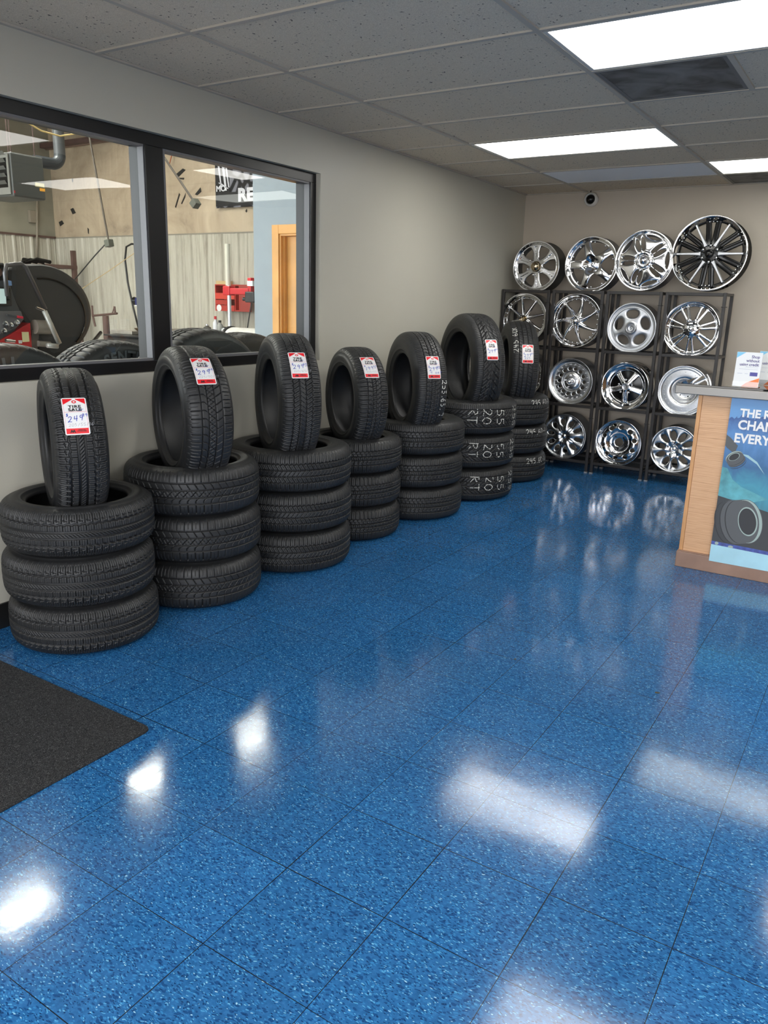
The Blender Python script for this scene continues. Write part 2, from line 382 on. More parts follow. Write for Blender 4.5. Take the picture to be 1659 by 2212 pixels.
struct(MB().box(-.16, YF-.12, 2.76, XR+.12, YB+.12, 2.85).build('ceiling', mat('roof deck', (.3,.3,.3), .9)))
M_btile = mat('clean pale ceiling panel', (.86, .88, .92), .8, bump=.2, bscale=300)
i = bright_tile[1]; jy = CY0+bright_tile[0]*T2
struct(MB().box(xs[i]+.012, jy+.012, HC+.004, xs[i+1]-.012, jy+T2-.012, HC+.02).build('ceiling', M_btile))
gb = MB(); tb = .012
for x in xs[1:-1]: gb.box(x-tb, YF, HC, x+tb, YB, HC+.008); gb.box(x-.003, YF, HC+.008, x+.003, YB, HC+.04)
for y in ys[1:-1]:
    for i in range(len(xs)-1):
        gb.box(xs[i]+(tb if i else 0), y-tb, HC+.0005, xs[i+1]-tb, y+tb, HC+.008)
gb.box(xs[2]+T2*.95-tb, CY0+2*T2+tb, HC+.0005, xs[2]+T2*.95+tb, CY0+3*T2-tb, HC+.008)
struct(gb.build('trim_1', M_grid))
wa = MB(); wa.box(0, YF, HC-.001, .022, YB, HC+.007); wa.box(.022, YB-.022, HC-.001, XR, YB, HC+.007); wa.box(XR-.022, YF, HC-.001, XR, YB-.022, HC+.007)
struct(wa.build('trim_2', M_grid))

LBL = {(1,2): 'large glowing ceiling light panel nearest the camera, at the top right', (4,1): 'glowing ceiling light panel in the middle, above the tire stacks', (6,2): 'glowing ceiling light panel farthest right, near the back wall'}
OUTL = {(-4,2): 'glowing ceiling light panel behind the viewpoint, by the shop front', (-1,4): 'glowing ceiling light panel over the right side, behind the first panel', (4,3): 'glowing ceiling light panel over the space behind the counter', (-4,4): 'glowing ceiling light panel by the shop front on the right'}
for (k, i) in sorted(lights):
    a, b, c, d = xs[i]+tb, xs[i+1]-tb, CY0+k*T2+tb, CY0+(k+1)*T2-tb
    t = empty('ceiling_light', ((a+b)/2, (c+d)/2, HC+.09)); hx, hy = (b-a)/2, (d-c)/2
    tag(t, LBL.get((k, i)) or OUTL[(k, i)], 'light', 'fluorescent ceiling light panels')
    f = MB(); w = .018
    for (p, q, r, s_) in ((-hx, -hy, hx, -hy+w), (-hx, hy-w, hx, hy), (-hx, -hy+w, -hx+w, hy-w), (hx-w, -hy+w, hx, hy-w)): f.box(p, q, -.088, r, s_, .0)
    f.box(-hx, -hy, 0, hx, hy, .01)
    f.build('frame', M_white, t, bevel=.002)
    MB().box(-hx+w, -hy+w, -.084, hx-w, hy-w, -.078).build('diffuser', M_diff2 if (k, i) == (6, 2) else M_diff, t)
# return air grilles
def vent_mat():
    m = bpy.data.materials.new('perforated grey grille'); m.use_nodes = True; nt = m.node_tree; L = nt.links.new; b = nt.nodes['Principled BSDF']
    tc = N(nt, 'ShaderNodeTexCoord'); v = N(nt, 'ShaderNodeTexVoronoi', i_Scale=150.0, i_Randomness=.0); L(tc.outputs['Object'], v.inputs['Vector'])
    n = N(nt, 'ShaderNodeTexNoise', i_Scale=5.0, i_Detail=4.0, i_Distortion=1.2); L(tc.outputs['Object'], n.inputs['Vector'])
    r = ramp(nt, n.outputs['Fac'], [(.36, (.035, .033, .032)), (.5, (.12, .12, .12)), (.7, (.20, .20, .20))])
    l = N(nt, 'ShaderNodeMath', operation='LESS_THAN', n_1=.38); L(v.outputs['Distance'], l.inputs[0])
    mx = N(nt, 'ShaderNodeMix', data_type='RGBA'); L(l.outputs[0], mx.inputs[0]); L(r.outputs[0], mx.inputs[6]); mx.inputs[7].default_value = (.015, .015, .015, 1); L(mx.outputs[2], b.inputs['Base Color'])
    b.inputs['Roughness'].default_value = .5
    return m
M_vent = vent_mat()
for (a, b, k, l_) in ((xs[2]+tb, xs[2]+T2*.95-tb, 2, 'sooty perforated air grille in the ceiling beside the nearest light panel'), (xs[2]+tb, xs[3]-tb, 7, 'dark perforated air grille in the ceiling against the back wall')):
    c, d = CY0+k*T2+tb, min(CY0+(k+1)*T2, YB-.022)-tb
    t = empty('ceiling_vent', ((a+b)/2, (c+d)/2, HC+.03)); tag(t, l_, 'vent'); hx, hy = (b-a)/2, (d-c)/2
    f = MB(); w = .02
    for (p, q, r, s_) in ((-hx, -hy, hx, -hy+w), (-hx, hy-w, hx, hy), (-hx, -hy+w, -hx+w, hy-w), (hx-w, -hy+w, hx, hy-w)): f.box(p, q, -.026, r, s_, .0)
    f.box(-hx, -hy, 0, hx, hy, .004); f.build('frame', mat('grey grille frame', (.16,.16,.16), .5), t)
    MB().box(-hx+w, -hy+w, -.024, hx-w, hy-w, -.02).build('grille', M_vent, t)

# ------------------------------------------------------------------ interior window to the workshop
wt = empty('window_1', (0, 0, 0)); struct(wt)
fr = MB(); x0, x1 = -.150, -.034; w = .056
GL = [(WY0+w, .955), (1.068, WY1-w)]
fr.box(x0, WY0, WZ1-w, x1, WY1, WZ1); fr.box(x0, WY0, WZ0, x1, WY1, WZ0+w)
fr.box(x0, WY0, WZ0+w, x1, WY0+w, WZ1-w); fr.box(x0, WY1-w, WZ0+w, x1, WY1, WZ1-w); fr.box(x0, .955, WZ0+w, x1, 1.068, WZ1-w)
fr.build('window_frame', M_frame, wt, bevel=.002)
st = MB()
for (a, b) in GL:      # raised glazing stops round each pane
    for xa, xb in ((-.075, -.035),):
        st.box(xa, b-.012, WZ0+w, xb, b, WZ1-w); st.box(xa, a, WZ0+w, xb, a+.012, WZ1-w); st.box(xa, a+.012, WZ0+w, xb, b-.012, WZ0+w+.012); st.box(xa, a+.012, WZ1-w-.010, xb, b-.012, WZ1-w)
st.build('glazing_stop', mat('grey glazing bead', (.16,.16,.17), .5, .3), wt)
gk = MB()
for (a, b) in GL:
    gk.box(-.034, b-.006, WZ0+w, -.028, b, WZ1-w)
gk.build('gasket', M_black, wt)
for (a, b) in GL:
    MB().box(-.092, a+.001, WZ0+w, -.086, b-.001, WZ1-w).build('glass_pane', M_glass, wt)
# ------------------------------------------------------------------ tires
def tri(u): return np.abs(((u % 1)*2)-1)*2-1
def line(c, w): return (np.abs(c) < w*.60+.15).astype(float)
def fr1(u): return ((u+.5) % 1)-.5
def pat(kind, u, y, pm, tw):
    """u pitch coordinate (continuous), y lateral mm, pm pitch in mm, tw half tread mm -> groove depth 0..1"""
    D = np.zeros(np.broadcast(u, y).shape)
    def lat(off, w, msk, d=1.0):     # line where u == off (mod 1)
        return d*line(fr1(u-off)*pm, w)*msk
    a = np.abs(y)
    if kind == 1:
        for g in (-14, 14): D = np.maximum(D, line(y-g+0*u, 6.5))
        for g in (-45, 45): D = np.maximum(D, line(y-g+2.2*np.sin(2*PI*u)*np.sign(y), 6.5))
        D = np.maximum(D, lat(0, 3.2, (a > 50)))
        D = np.maximum(D, lat(.34, 1.6, (a > 58), .6)); D = np.maximum(D, lat(.66, 1.6, (a > 66), .6))
        D = np.maximum(D, .7*line(a-62+8*(fr1(u-.3)), 1.8)*(np.abs(fr1(u-.5)) < .34))
        D = np.maximum(D, lat(.12, 2.4, (a > 17) & (a < 42), .9)); D = np.maximum(D, lat(.45, 1.5, (a > 17) & (a < 42), .6)); D = np.maximum(D, lat(.78, 1.5, (a > 17) & (a < 42), .6))
        D = np.maximum(D, .75*line(fr1(2*(u+y/26.0))*pm/2, 1.8)*(a < 11))
    elif kind == 2:
        gs = (-46, -15, 20, 52)
        for g in gs: D = np.maximum(D, line(y-g+0*u, 6.0 if g in (-46, 52) else 4.5))
        D = np.maximum(D, lat(.02, 3.0, (y > 56))); D = np.maximum(D, lat(.5, 1.6, (y > 66), .6)); D = np.maximum(D, lat(.3, 3.0, (y < -50))); D = np.maximum(D, lat(.8, 1.6, (y < -60), .6))
        D = np.maximum(D, .8*line(fr1(u+y/60.0)*pm, 2.4)*((y > 20) & (y < 52))); D = np.maximum(D, .8*line(fr1(u-y/40.0)*pm, 2.2)*((y > -15) & (y < 20)))
        D = np.maximum(D, .8*line(fr1(u+.12*np.sin(y/6.0)-y/50)*pm, 2.6)*((y > -46) & (y < -15))); D = np.maximum(D, .45*line(fr1(2*u+y/30.0)*pm/2, 1.4)*((y > -15) & (y < 20)))
    elif kind == 3:
        for g in (-50, -17, 17, 50): D = np.maximum(D, line(y-g-2.4*tri(u*1.0+(g > 0)*.5), 4.5))
        D = np.maximum(D, lat(0, 2.6, (a > 54), .8)); D = np.maximum(D, lat(.5, 2.0, (a > 54), .65))
        D = np.maximum(D, .75*line(fr1(u+y/40.0)*pm, 2.2)*((a > 17) & (a < 50))); D = np.maximum(D, .4*line(fr1(u+y/40.0+.5)*pm, 1.4)*((a > 17) & (a < 50)))
        D = np.maximum(D, .6*line(fr1(u-y/30.0)*pm, 1.8)*(a < 17))
    elif kind in (4, 5):
        g1 = 11 if kind == 4 else 13; g2 = 42 if kind == 4 else 50
        for g in (-g1, g1): D = np.maximum(D, line(y-g-1.2*tri(u), 4.2))
        for g in (-g2, g2): D = np.maximum(D, line(y-g-3.2*(fr1(u+.2) > 0)+1.6, 4.4))
        D = np.maximum(D, lat(.0, 2.6, (a > g2+3), .9)); D = np.maximum(D, lat(.5, 1.6, (a > g2+6), .6))
        D = np.maximum(D, .75*line(fr1(u+.25*((a-g1)/(g2-g1) > .5)+y/120)*pm, 2.3)*((a > g1) & (a < g2)))
        D = np.maximum(D, .6*line(fr1(2*u+y/60)*pm/2, 1.6)*(a < g1)); D = np.maximum(D, .6*line(a-(g1+g2)/2, 1.8)*(np.abs(fr1(u)) < .2))
    elif kind == 6:
        for g in (-66, 66): D = np.maximum(D, line(y-g+0*u, 5.0))
        D = np.maximum(D, lat(0, 2.8, (a > 70), .7)); D = np.maximum(D, lat(.5, 2.0, (a > 70), .5))
        D = np.maximum(D, line(fr1(u*.5-a/55.0)*pm*1.3, 4.2)*((a > 8) & (a < 64)))
        D = np.maximum(D, .55*line(fr1(u*.5-a/55.0+.5)*pm*1.3, 2.0)*((a > 14) & (a < 64)))
        D = np.maximum(D, .9*line(a-30-6*tri(u*.5), 3.6)); D = np.maximum(D, .8*line(y-5*tri(u*.5), 3.0))
    elif kind == 7:
        for g in (-56, -19, 19, 56): D = np.maximum(D, line(y-g+0*u, 5.0))
        D = np.maximum(D, lat(0, 2.4, (a > 60), .8)); D = np.maximum(D, lat(.5, 1.6, (a > 64), .5))
        D = np.maximum(D, .7*line(fr1(u-y/50.0)*pm, 2.0)*((a > 19) & (a < 56))); D = np.maximum(D, .35*line(fr1(u+.5)*pm, 1.6)*(a < 15))
    else:       # block tread for the tires in the workshop
        for g in (-40, 0, 40): D = np.maximum(D, line(y-g-3*tri(u), 8))
        D = np.maximum(D, lat(0, 6, (a > 44))); D = np.maximum(D, line(fr1(u+y/60)*pm, 4)*(a < 40))
    return D
def crown(R, v): return R - .004*v*v - .011*np.abs(v)**6
SPEC = {1: (.311, .203, .210, 30), 2: (.325, .216, .231, 36), 3: (.354, .216, .227, 24), 4: (.3155, .203, .213, 27), 5: (.360, .216, .229, 29), 6: (.391, .254, .256, 31), 7: (.374, .229, .244, 30), 8: (.48, .24, .30, 46)}
KTH = {1: 22, 2: 24, 3: 16, 4: 16, 5: 16, 6: 16, 7: 14, 8: 14}
DEPTH = .0135
def tread_info(kind):
    R, rb, w, pm = SPEC[kind]; tw = w*.40; npch = int(round(2*PI*R/(pm/1000.0)/2))*2
    return R, rb, w, tw, npch, 2*PI*R*1000/npch
TIRE_MESH = {}
def tire_mesh(kind):
    if kind in TIRE_MESH: return TIRE_MESH[kind]
    R, rb, w, tw, npch, pm = tread_info(kind)
    K = KTH[kind]; nth = npch*K; u = np.arange(nth)/K; th = 2*PI*np.arange(nth)/nth
    nv = {1: 92, 2: 92, 3: 84, 8: 40}.get(kind, 76)
    v = np.linspace(-1, 1, nv)
    D = pat(kind, u[:, None], v[None, :]*tw*1000, pm, tw*1000)
    D[:, 0] = 0; D[:, -1] = 0
    r = crown(R, v)[None, :] - DEPTH*D
    a = np.broadcast_to(v*tw, r.shape)
    # sidewalls, beads and inner liner as extra rings (r, a); lateral shoulder grooves run a little down the sidewall
    hw = w/2; side = []
    def ring(rr, aa): return (rr, aa)
    sh = crown(R, 1.0)
    out = [(sh-.006, tw+.006), (sh-.013, tw+.0105), (sh-.022, hw*.925), (sh-.026, hw*.93), (sh-.030, hw*.955), (sh-.034, hw*.962), (rb+(sh-rb)*.62, hw*.995), (rb+(sh-rb)*.48, hw), (rb+(sh-rb)*.34, hw*.985),
           (rb+(sh-rb)*.25, hw*.955), (rb+(sh-rb)*.235, hw*.965), (rb+(sh-rb)*.20, hw*.955), (rb+(sh-rb)*.18, hw*.925), (rb+.012, hw*.865), (rb+.006, hw*.845), (rb+.001, hw*.82), (rb, hw*.78), (rb+.001, hw*.70)]
    inn = [(rb+.008, hw*.69), (rb+.03, hw*.76), (rb+(sh-rb)*.5, hw*.90), (sh-.035, hw*.84), (sh-.020, hw*.6), (sh-.015, 0.0)]
    right = out+inn
    left = [(q[0], -q[1]) for q in (out+inn[:-1])][::-1]
    def rings(lst):
        rr = np.array([q[0] for q in lst]); aa = np.array([q[1] for q in lst])
        return np.broadcast_to(rr, (nth, len(lst))).copy(), np.broadcast_to(aa, (nth, len(lst))).copy()
    rR, aR = rings(right); rL, aL = rings(left)
    notch = (np.abs(fr1(u))*pm < 1.7)
    if kind != 7:
        rR[notch, 0] -= .004; aR[notch, 0] -= .002; rL[notch, -1] -= .004; aL[notch, -1] += .002
    r = np.concatenate([rL, r, rR], 1); a = np.concatenate([aL, a, aR], 1)
    P = np.stack([r*np.cos(th)[:, None], r*np.sin(th)[:, None], a], -1)
    me = grid_mesh('tire', P, True, True); me.materials.append(M_rub)
    TIRE_MESH[kind] = me; return me

# map a flat drawing onto the tread: x along the axle (or around), y up
def wrap_pt(R, ax_c, th_c, along, across, lift):
    r = R+lift; th = th_c+along/r
    return (r*math.cos(th), r*math.sin(th), ax_c+across)
def tread_r(kind, v):
    R, rb, w, tw, npch, pm = tread_info(kind); t = max(-1, min(1, v/tw)); return float(crown(R, t))

DIG = {'0': [[(.5,0),(.1,.3),(.05,.7),(.2,1.2),(.5,1.4),(.85,1.2),(.95,.7),(.85,.25),(.5,0)]],
 '1': [[(.5,1.4),(.5,0)]],
 '2': [[(.05,1.1),(.25,1.38),(.65,1.38),(.85,1.05),(.6,.6),(.05,.05),(.3,.15),(.95,.02)]],
 '4': [[(.2,1.4),(.1,.65),(.85,.7)],[(.75,1.4),(.7,0)]],
 '5': [[(.9,1.4),(.25,1.35),(.15,.8),(.6,.85),(.9,.5),(.7,.08),(.1,.05)]],
 '6': [[(.8,1.4),(.3,1.0),(.08,.5),(.3,.05),(.75,.05),(.9,.4),(.6,.7),(.15,.5)]],
 '7': [[(.1,1.35),(.9,1.35),(.4,0)]],
 '9': [[(.85,1.1),(.5,1.4),(.15,1.1),(.3,.75),(.8,.85),(.85,1.2),(.7,0)]],
 'R': [[(.15,0),(.2,1.4)],[(.1,1.35),(.7,1.4),(.85,1.0),(.2,.7),(.95,0)]],
 'T': [[(.0,1.35),(1,1.35)],[(.5,1.5),(.5,0)]],
 's': [[(.8,.7),(.3,.75),(.25,.45),(.75,.35),(.7,.05),(.15,.05)]],
 'e': [[(.15,.4),(.85,.45),(.7,.75),(.25,.7),(.1,.3),(.4,.02),(.9,.12)]],
 't': [[(.5,1.1),(.45,.1),(.8,.05)],[(.15,.75),(.85,.78)]],
 '.': [[(.4,0),(.5,.08)]], '/': [[(.15,-.1),(.8,1.4)]], '-': [[(.2,.6),(.9,.62)]], '$': [[(.85,1.15),(.4,1.2),(.2,.85),(.8,.6),(.65,.2),(.1,.2)],[(.5,1.5),(.45,-.1)]], ' ': []}
def strokes(txt, size, spacing=1.25, slant=0):
    x = 0; out = []
    for ch in txt:
        adv = .6 if ch in '.1' else 1.0
        for pl in DIG.get(ch, []):
            jx, jy = random.uniform(-.06, .06), random.uniform(-.08, .08)
            out.append([((x+(p[0] if ch != '1' else p[0]-.2)+jx+slant*p[1])*size, (p[1]+jy)*size) for p in pl])
        x += (adv+spacing-1)
    return out, (x-(spacing-1))*size
def stroke_mesh(lines, width, fn, skip=None, step=.0035):
    mb = MB()
    for pl in lines:
        pts = []
        for (a, b) in zip(pl[:-1], pl[1:]):
            d = math.hypot(b[0]-a[0], b[1]-a[1]); n = max(1, int(d/step))
            pts += [(a[0]+(b[0]-a[0])*k/n, a[1]+(b[1]-a[1])*k/n) for k in range(n)]
        pts.append(pl[-1])
        for (a, b) in zip(pts[:-1], pts[1:]):
            if skip and skip((a[0]+b[0])/2, (a[1]+b[1])/2): continue
            dx, dy = b[0]-a[0], b[1]-a[1]; l = math.hypot(dx, dy) or 1; ww = width*random.uniform(.75, 1.15)
            nx, ny = -dy/l*ww/2, dx/l*ww/2; ex, ey = dx/l*width*.2, dy/l*width*.2
            q = [(a[0]+nx-ex, a[1]+ny-ey), (a[0]-nx-ex, a[1]-ny-ey), (b[0]-nx+ex, b[1]-ny+ey), (b[0]+nx+ex, b[1]+ny+ey)]
            mb.add([fn(*p) for p in q], [(0, 1, 2, 3)])
    return mb

def chalk(tire, kind, txt, size, th0, a0, rot, width=.0045, group=None):
    """rot: 0 reads round the tire with the axle up; angles turn it clockwise as seen from outside"""
    R, rb, w, tw, npch, pm = tread_info(kind)
    ls, wd_ = strokes(txt, size)
    cr, sr = math.cos(rot), math.sin(rot)
    def loc(x, y):
        s_, t_ = x*cr+y*sr, -x*sr+y*cr
        return s_, t_
    def fn(x, y):
        s_, t_ = loc(x, y); a = a0+t_; rr = tread_r(kind, a)+.0009; th = th0+s_/R
        return (rr*math.cos(th), rr*math.sin(th), a)
    def skip(x, y):
        s_, t_ = loc(x, y); a = a0+t_; th = th0+s_/R; u = (th % (2*PI))/(2*PI)*npch
        return abs(a) > tw or float(pat(kind, np.array([u]), np.array([a*1000]), pm, tw*1000)[0]) > .5
    o = stroke_mesh(ls, width, fn, skip).build('chalk_writing', M_chalk, tire)
    lab(o, 'white chalk size marks on the tread'); return o

def price_tag(tire, kind, th0, a0, price, size_txt, label, bent=0):
    R, rb, w, tw, npch, pm = tread_info(kind); TW, TH = .090, .152
    def fn(lift):
        def g(x, y):      # x across the tread (right), y up the tag
            rr = R+.0025+lift; th = th0-y/R
            return (rr*math.cos(th), rr*math.sin(th), a0+x)
        return g
    def rr_poly(hx, hy, r, n=4):
        out = []
        for cx, cy, a in ((hx-r, hy-r, 0), (-hx+r, hy-r, PI/2), (-hx+r, -hy+r, PI), (hx-r, -hy+r, 1.5*PI)):
            out += [(cx+r*math.cos(a+PI/2*k/n), cy+r*math.sin(a+PI/2*k/n)) for k in range(n+1)]
        return out
    def strip(y0, y1, xfun, lift, name, mt, parent, n=14, thick=0):
        mb = MB(); g = fn(lift); vs = []; fs = []
        for k in range(n+1):
            y = y0+(y1-y0)*k/n; xa, xb = xfun(y); vs += [g(xa, y), g(xb, y)]
        for k in range(n): fs.append((2*k, 2*k+1, 2*k+3, 2*k+2))
        if thick:
            g2 = fn(lift-thick); m0 = len(vs)
            for k in range(n+1):
                y = y0+(y1-y0)*k/n; xa, xb = xfun(y); vs += [g2(xa, y), g2(xb, y)]
            for k in range(n): fs += [(m0+2*k, m0+2*k+2, m0+2*k+3, m0+2*k+1), (2*k, 2*k+2, m0+2*k+2, m0+2*k), (2*k+1, m0+2*k+1, m0+2*k+3, 2*k+3)]
            fs += [(0, m0, m0+1, 1), (2*n, 2*n+1, m0+2*n+1, m0+2*n)]
        return mb.add(vs, fs).build(name, mt, parent)
    hx, hy, rc = TW/2, TH/2, .005
    def edge(y):
        d = max(0, abs(y)-(hy-rc)); xx = hx-rc+math.sqrt(max(0, rc*rc-d*d)); return -xx, xx
    pt = strip(-hy, hy, edge, 0, 'price_tag', M_paper, tire, 40, .0008); lab(pt, label)
    L1, L2 = .0005, .0009
    b = .0045
    apex, foot = hy-.008, hy-.030
    mb = MB(); g = fn(L1)
    for sgn in (-1, 1):
        q = [(sgn*(hx-b), hy-b), (0+sgn*.006, hy-b), (sgn*.006, apex), (sgn*(hx-b), foot)]
        if sgn > 0: q = q[::-1]
        MB().add([g(*p) for p in q], [(0, 1, 2, 3)]).build('red_corner', M_red, pt)
    n = 24; ro, ri, cy = .0085, .0042, hy-.0185
    vs = [g(ro*math.cos(2*PI*k/n), cy+ro*.8*math.sin(2*PI*k/n)) for k in range(n)]+[g(ri*math.cos(2*PI*k/n), cy+ri*.8*math.sin(2*PI*k/n)) for k in range(n)]
    MB().add(vs, [(k, (k+1) % n, n+(k+1) % n, n+k) for k in range(n)]).build('printed_ring', M_red, pt)
    y0, y1 = -hy+b, -hy+.025
    for k in range(4):
        ya, yb = y0+(y1-y0)*k/4, y0+(y1-y0)*(k+1)/4; mb.add([g(-hx+b, ya), g(hx-b, ya), g(hx-b, yb), g(-hx+b, yb)], [(0,1,2,3)])
    mb.build('red_band', M_red, pt)
    mb = MB(); pk = .0011
    for sx in (-1, 1):
        for k in range(10):
            ya, yb = y1+(foot-y1)*k/10, y1+(foot-y1)*(k+1)/10; xa = sx*(hx-b-pk/2)
            mb.add([g(xa-pk/2, ya), g(xa+pk/2, ya), g(xa+pk/2, yb), g(xa-pk/2, yb)], [(0,1,2,3)])
    mb.add([g(-hx+b, .0135), g(hx-b, .0135), g(hx-b, .0150), g(-hx+b, .0150)], [(0,1,2,3)])
    mb.build('border_line', M_pink, pt)
    def put_text(txt, size, x, y, mt, bold=0, sx=1.0, spacing=1.0, name='lettering'):
        me = text_mesh(txt, size, bold, 'CENTER', spacing, sx); gg = fn(L2)
        for v in me.vertices: v.co = gg(v.co.x+x, v.co.y+y)
        me.update(); link(name, me, pt, mt=mt)
    put_text('TIRE', .0155, 0, hy-.0445, M_ink, .0006, 1.35, 1.15); put_text('SALE', .0155, 0, hy-.0575, M_ink, .0006, 1.35, 1.15)
    put_text('NEW     USED', .0062, .002, .0165, M_ink, .0001, 1.2)
    put_text('AA', .014, -.017, y0+.005, M_ink, .0012, 1.0, .8); put_text('AMERICAN\nACCESSORIES', .0046, .015, y0+.0125, M_ink, .0002, 1.2)
    gg = fn(L2)
    def hand(txt, size, x, y, width, mt, name='handwriting', spacing=1.3, rot=0):
        ls, wd_ = strokes(txt, size, spacing, .12)
        stroke_mesh([[(p[0]+x, p[1]+y+p[0]*rot) for p in l] for l in ls], width, gg, None, .002).build(name, mt, pt)
    stroke_mesh([[(.012, .030), (.014, .017), (.030, .026)]], .0016, gg).build('check_mark', M_blueink, pt)
    whole, cents, sz2 = price
    hand('$', .0085, -.036, -.004, .0022, M_blueink); hand(whole, .0155, -.031, -.027, .0026, M_blueink, rot=.12); hand(cents, .0085, .022, -.006, .0020, M_blueink)
    hand(size_txt, .0082 if len(size_txt) > 5 else .0125, -.030 if len(size_txt) > 5 else -.026, -.044, .0010 if sz2 == 'p' else .0018, M_greyink if sz2 == 'p' else M_blueink, rot=.03)
    return pt

STK = {1: [(.3145,.194),(.3145,.184),(.3145,.194)], 2: [(.3290,.848),(.3290,.850),(.337,.835)], 3: [(.3600,1.550),(.362,1.553),(.366,1.540)], 4: [(.322,2.233),(.3195,2.236),(.327,2.225)],
       5: [(.366,2.932),(.368,2.915),(.378,2.904)], 6: [(.396,3.690),(.398,3.676),(.404,3.662)], 7: [(.380,4.474),(.382,4.456),(.388,4.430)]}
STAND = {1: (.314,.186,.844,61.3), 2: (.363,.814,.904,63.2), 3: (.376,1.509,.922,54.2), 4: (.356,2.207,.866,56.7), 5: (.404,2.85,.906,51.2), 6: (.42,3.655,.999,50.9), 7: (.462,4.454,.957,34.6)}
WHERE = {1: 'nearest stack by the floor mat', 2: 'second nearest stack', 3: 'third nearest stack', 4: 'fourth stack from the left',
         5: 'fifth stack from the left', 6: 'stack with large chalk numbers', 7: 'farthest stack, beside the rack'}
TREADS = {1: 'blocky ribbed tread', 2: 'asymmetric tread', 3: 'fine zigzag tread', 4: 'narrow notched tread', 5: 'stepped groove tread', 6: 'chevron tread', 7: 'straight ribbed tread'}
LV = ['bottom', 'middle', 'topmost flat']
tires = {}
for k in range(1, 8):
    R, rb, w, _ = SPEC[k]; me = tire_mesh(k)
    for i, (x, y) in enumerate(STK[k]):
        o = link('tire', me, None, (x, y, w*(i+.5)+.0005*i), (0, 0, [.3, 1.9, 3.3][i]+k))
        tag(o, '%s tire, %s, in the %s' % (LV[i], TREADS[k], WHERE[k]), 'tire', 'tires lying flat in stacks along the left wall'); tires[(k, i)] = o
PR = {1: ('249', '99', 'p'), 2: ('299', '99', 'p'), 3: ('299-', '99', 'p'), 4: ('199-', '99', 'p'), 5: ('299-', '99', 'b'), 6: ('299', '99', 'b'), 7: ('299', '99', 'b')}
SZ = {1: '205/55/16', 2: '225/50/17', 3: '225/65/17', 4: '205/55/16', 5: '4 set', 6: '', 7: '225'}
TAGP = {1: (150.6, -.011), 2: (134.9, -.006), 3: (143.9, -.010), 4: (137.5, -.008), 5: (155.6, .001), 6: (158.4, .000), 7: (160.2, .013)}
SLB = {1: 'upright tire tagged 249.99 standing in the nearest, leftmost stack', 2: 'upright tire tagged 299.99 standing on the second stack, in front of the window mullion',
       3: 'upright tire tagged 299.99 on the third stack, overlapping the window corner', 4: 'small upright tire tagged 199.99 standing on the fourth stack',
       5: 'upright tire with chalk numbers down its right shoulder standing on the fifth stack', 6: 'largest upright tire, wall showing through its hole, standing on the chalk covered stack',
       7: 'farthest upright tire with chalk numbers on its left shoulder, in front of the wheel rack'}
for k in range(1, 8):
    R, rb, w, _ = SPEC[k]; x, y, z, psi = STAND[k]; p = math.radians(psi)
    o = link('tire', tire_mesh(k)); hv = Vector((-math.sin(p), math.cos(p), 0)); ax = Vector((math.cos(p), math.sin(p), 0)); m = Matrix.Identity(4)
    for i in range(3): m[i][0], m[i][1], m[i][2] = hv[i], (0, 0, 1)[i], ax[i]
    m.translation = (x, y, z); o.matrix_world = m
    tag(o, SLB[k], 'tire', 'upright display tires on top of the stacks'); tires[(k, 's')] = o
    th, a = TAGP[k]
    price_tag(o, k, math.radians(th), a, PR[k], SZ[k], 'red and white price tag stuck on the tread')
# chalk writing
for i, (t0, z0) in enumerate([(4, .2), (3, .4), (1, .63)]):
    R, rb, w, _ = SPEC[6]; o = tires[(6, i)]; rz = o.rotation_euler.z
    for j, (txt, dth, up) in enumerate([('255', 2, .075), ('55', -20, .06), ('20', -37, .065), ('RT', -54, .07)]):
        chalk(o, 6, txt, .050 if j else .044, math.radians(dth-3*i*(j > 0))-rz-.03, up+.008, PI/2, .0048)
for i in range(3):
    o = tires[(7, i)]; rz = o.rotation_euler.z; chalk(o, 7, '245.60-18', .030, math.radians([-33, -36, -30][i])-rz, .048+.005*(i > 0), 0, .0045)

def chalk_upright(tire, kind, txt, size, th_start, a0, down=True, width=.0042):
    """writing that runs round the tread of an upright tire"""
    R, rb, w, tw, npch, pm = tread_info(kind); ls, _ = strokes(txt, size)
    def loc(x, y): return (x/R, a0+y) if down else (-x/R, a0-y)
    def fn(x, y):
        dt, a = loc(x, y); rr = tread_r(kind, a)+.0009; th = th_start+dt; return (rr*math.cos(th), rr*math.sin(th), a)
    def skip(x, y):
        dt, a = loc(x, y); th = th_start+dt; u = (th % (2*PI))/(2*PI)*npch
        return abs(a) > tw or float(pat(kind, np.array([u]), np.array([a*1000]), pm, tw*1000)[0]) > .55
    o = stroke_mesh(ls, width, fn, skip).build('chalk_writing', M_chalk, tire); lab(o, 'white chalk size marks along the shoulder')
chalk_upright(tires[(5, 's')], 5, '255.65.17', .026, math.radians(169), .056, True)
chalk_upright(tires[(7, 's')], 7, '245 60R', .030, math.radians(158), -.060, False)

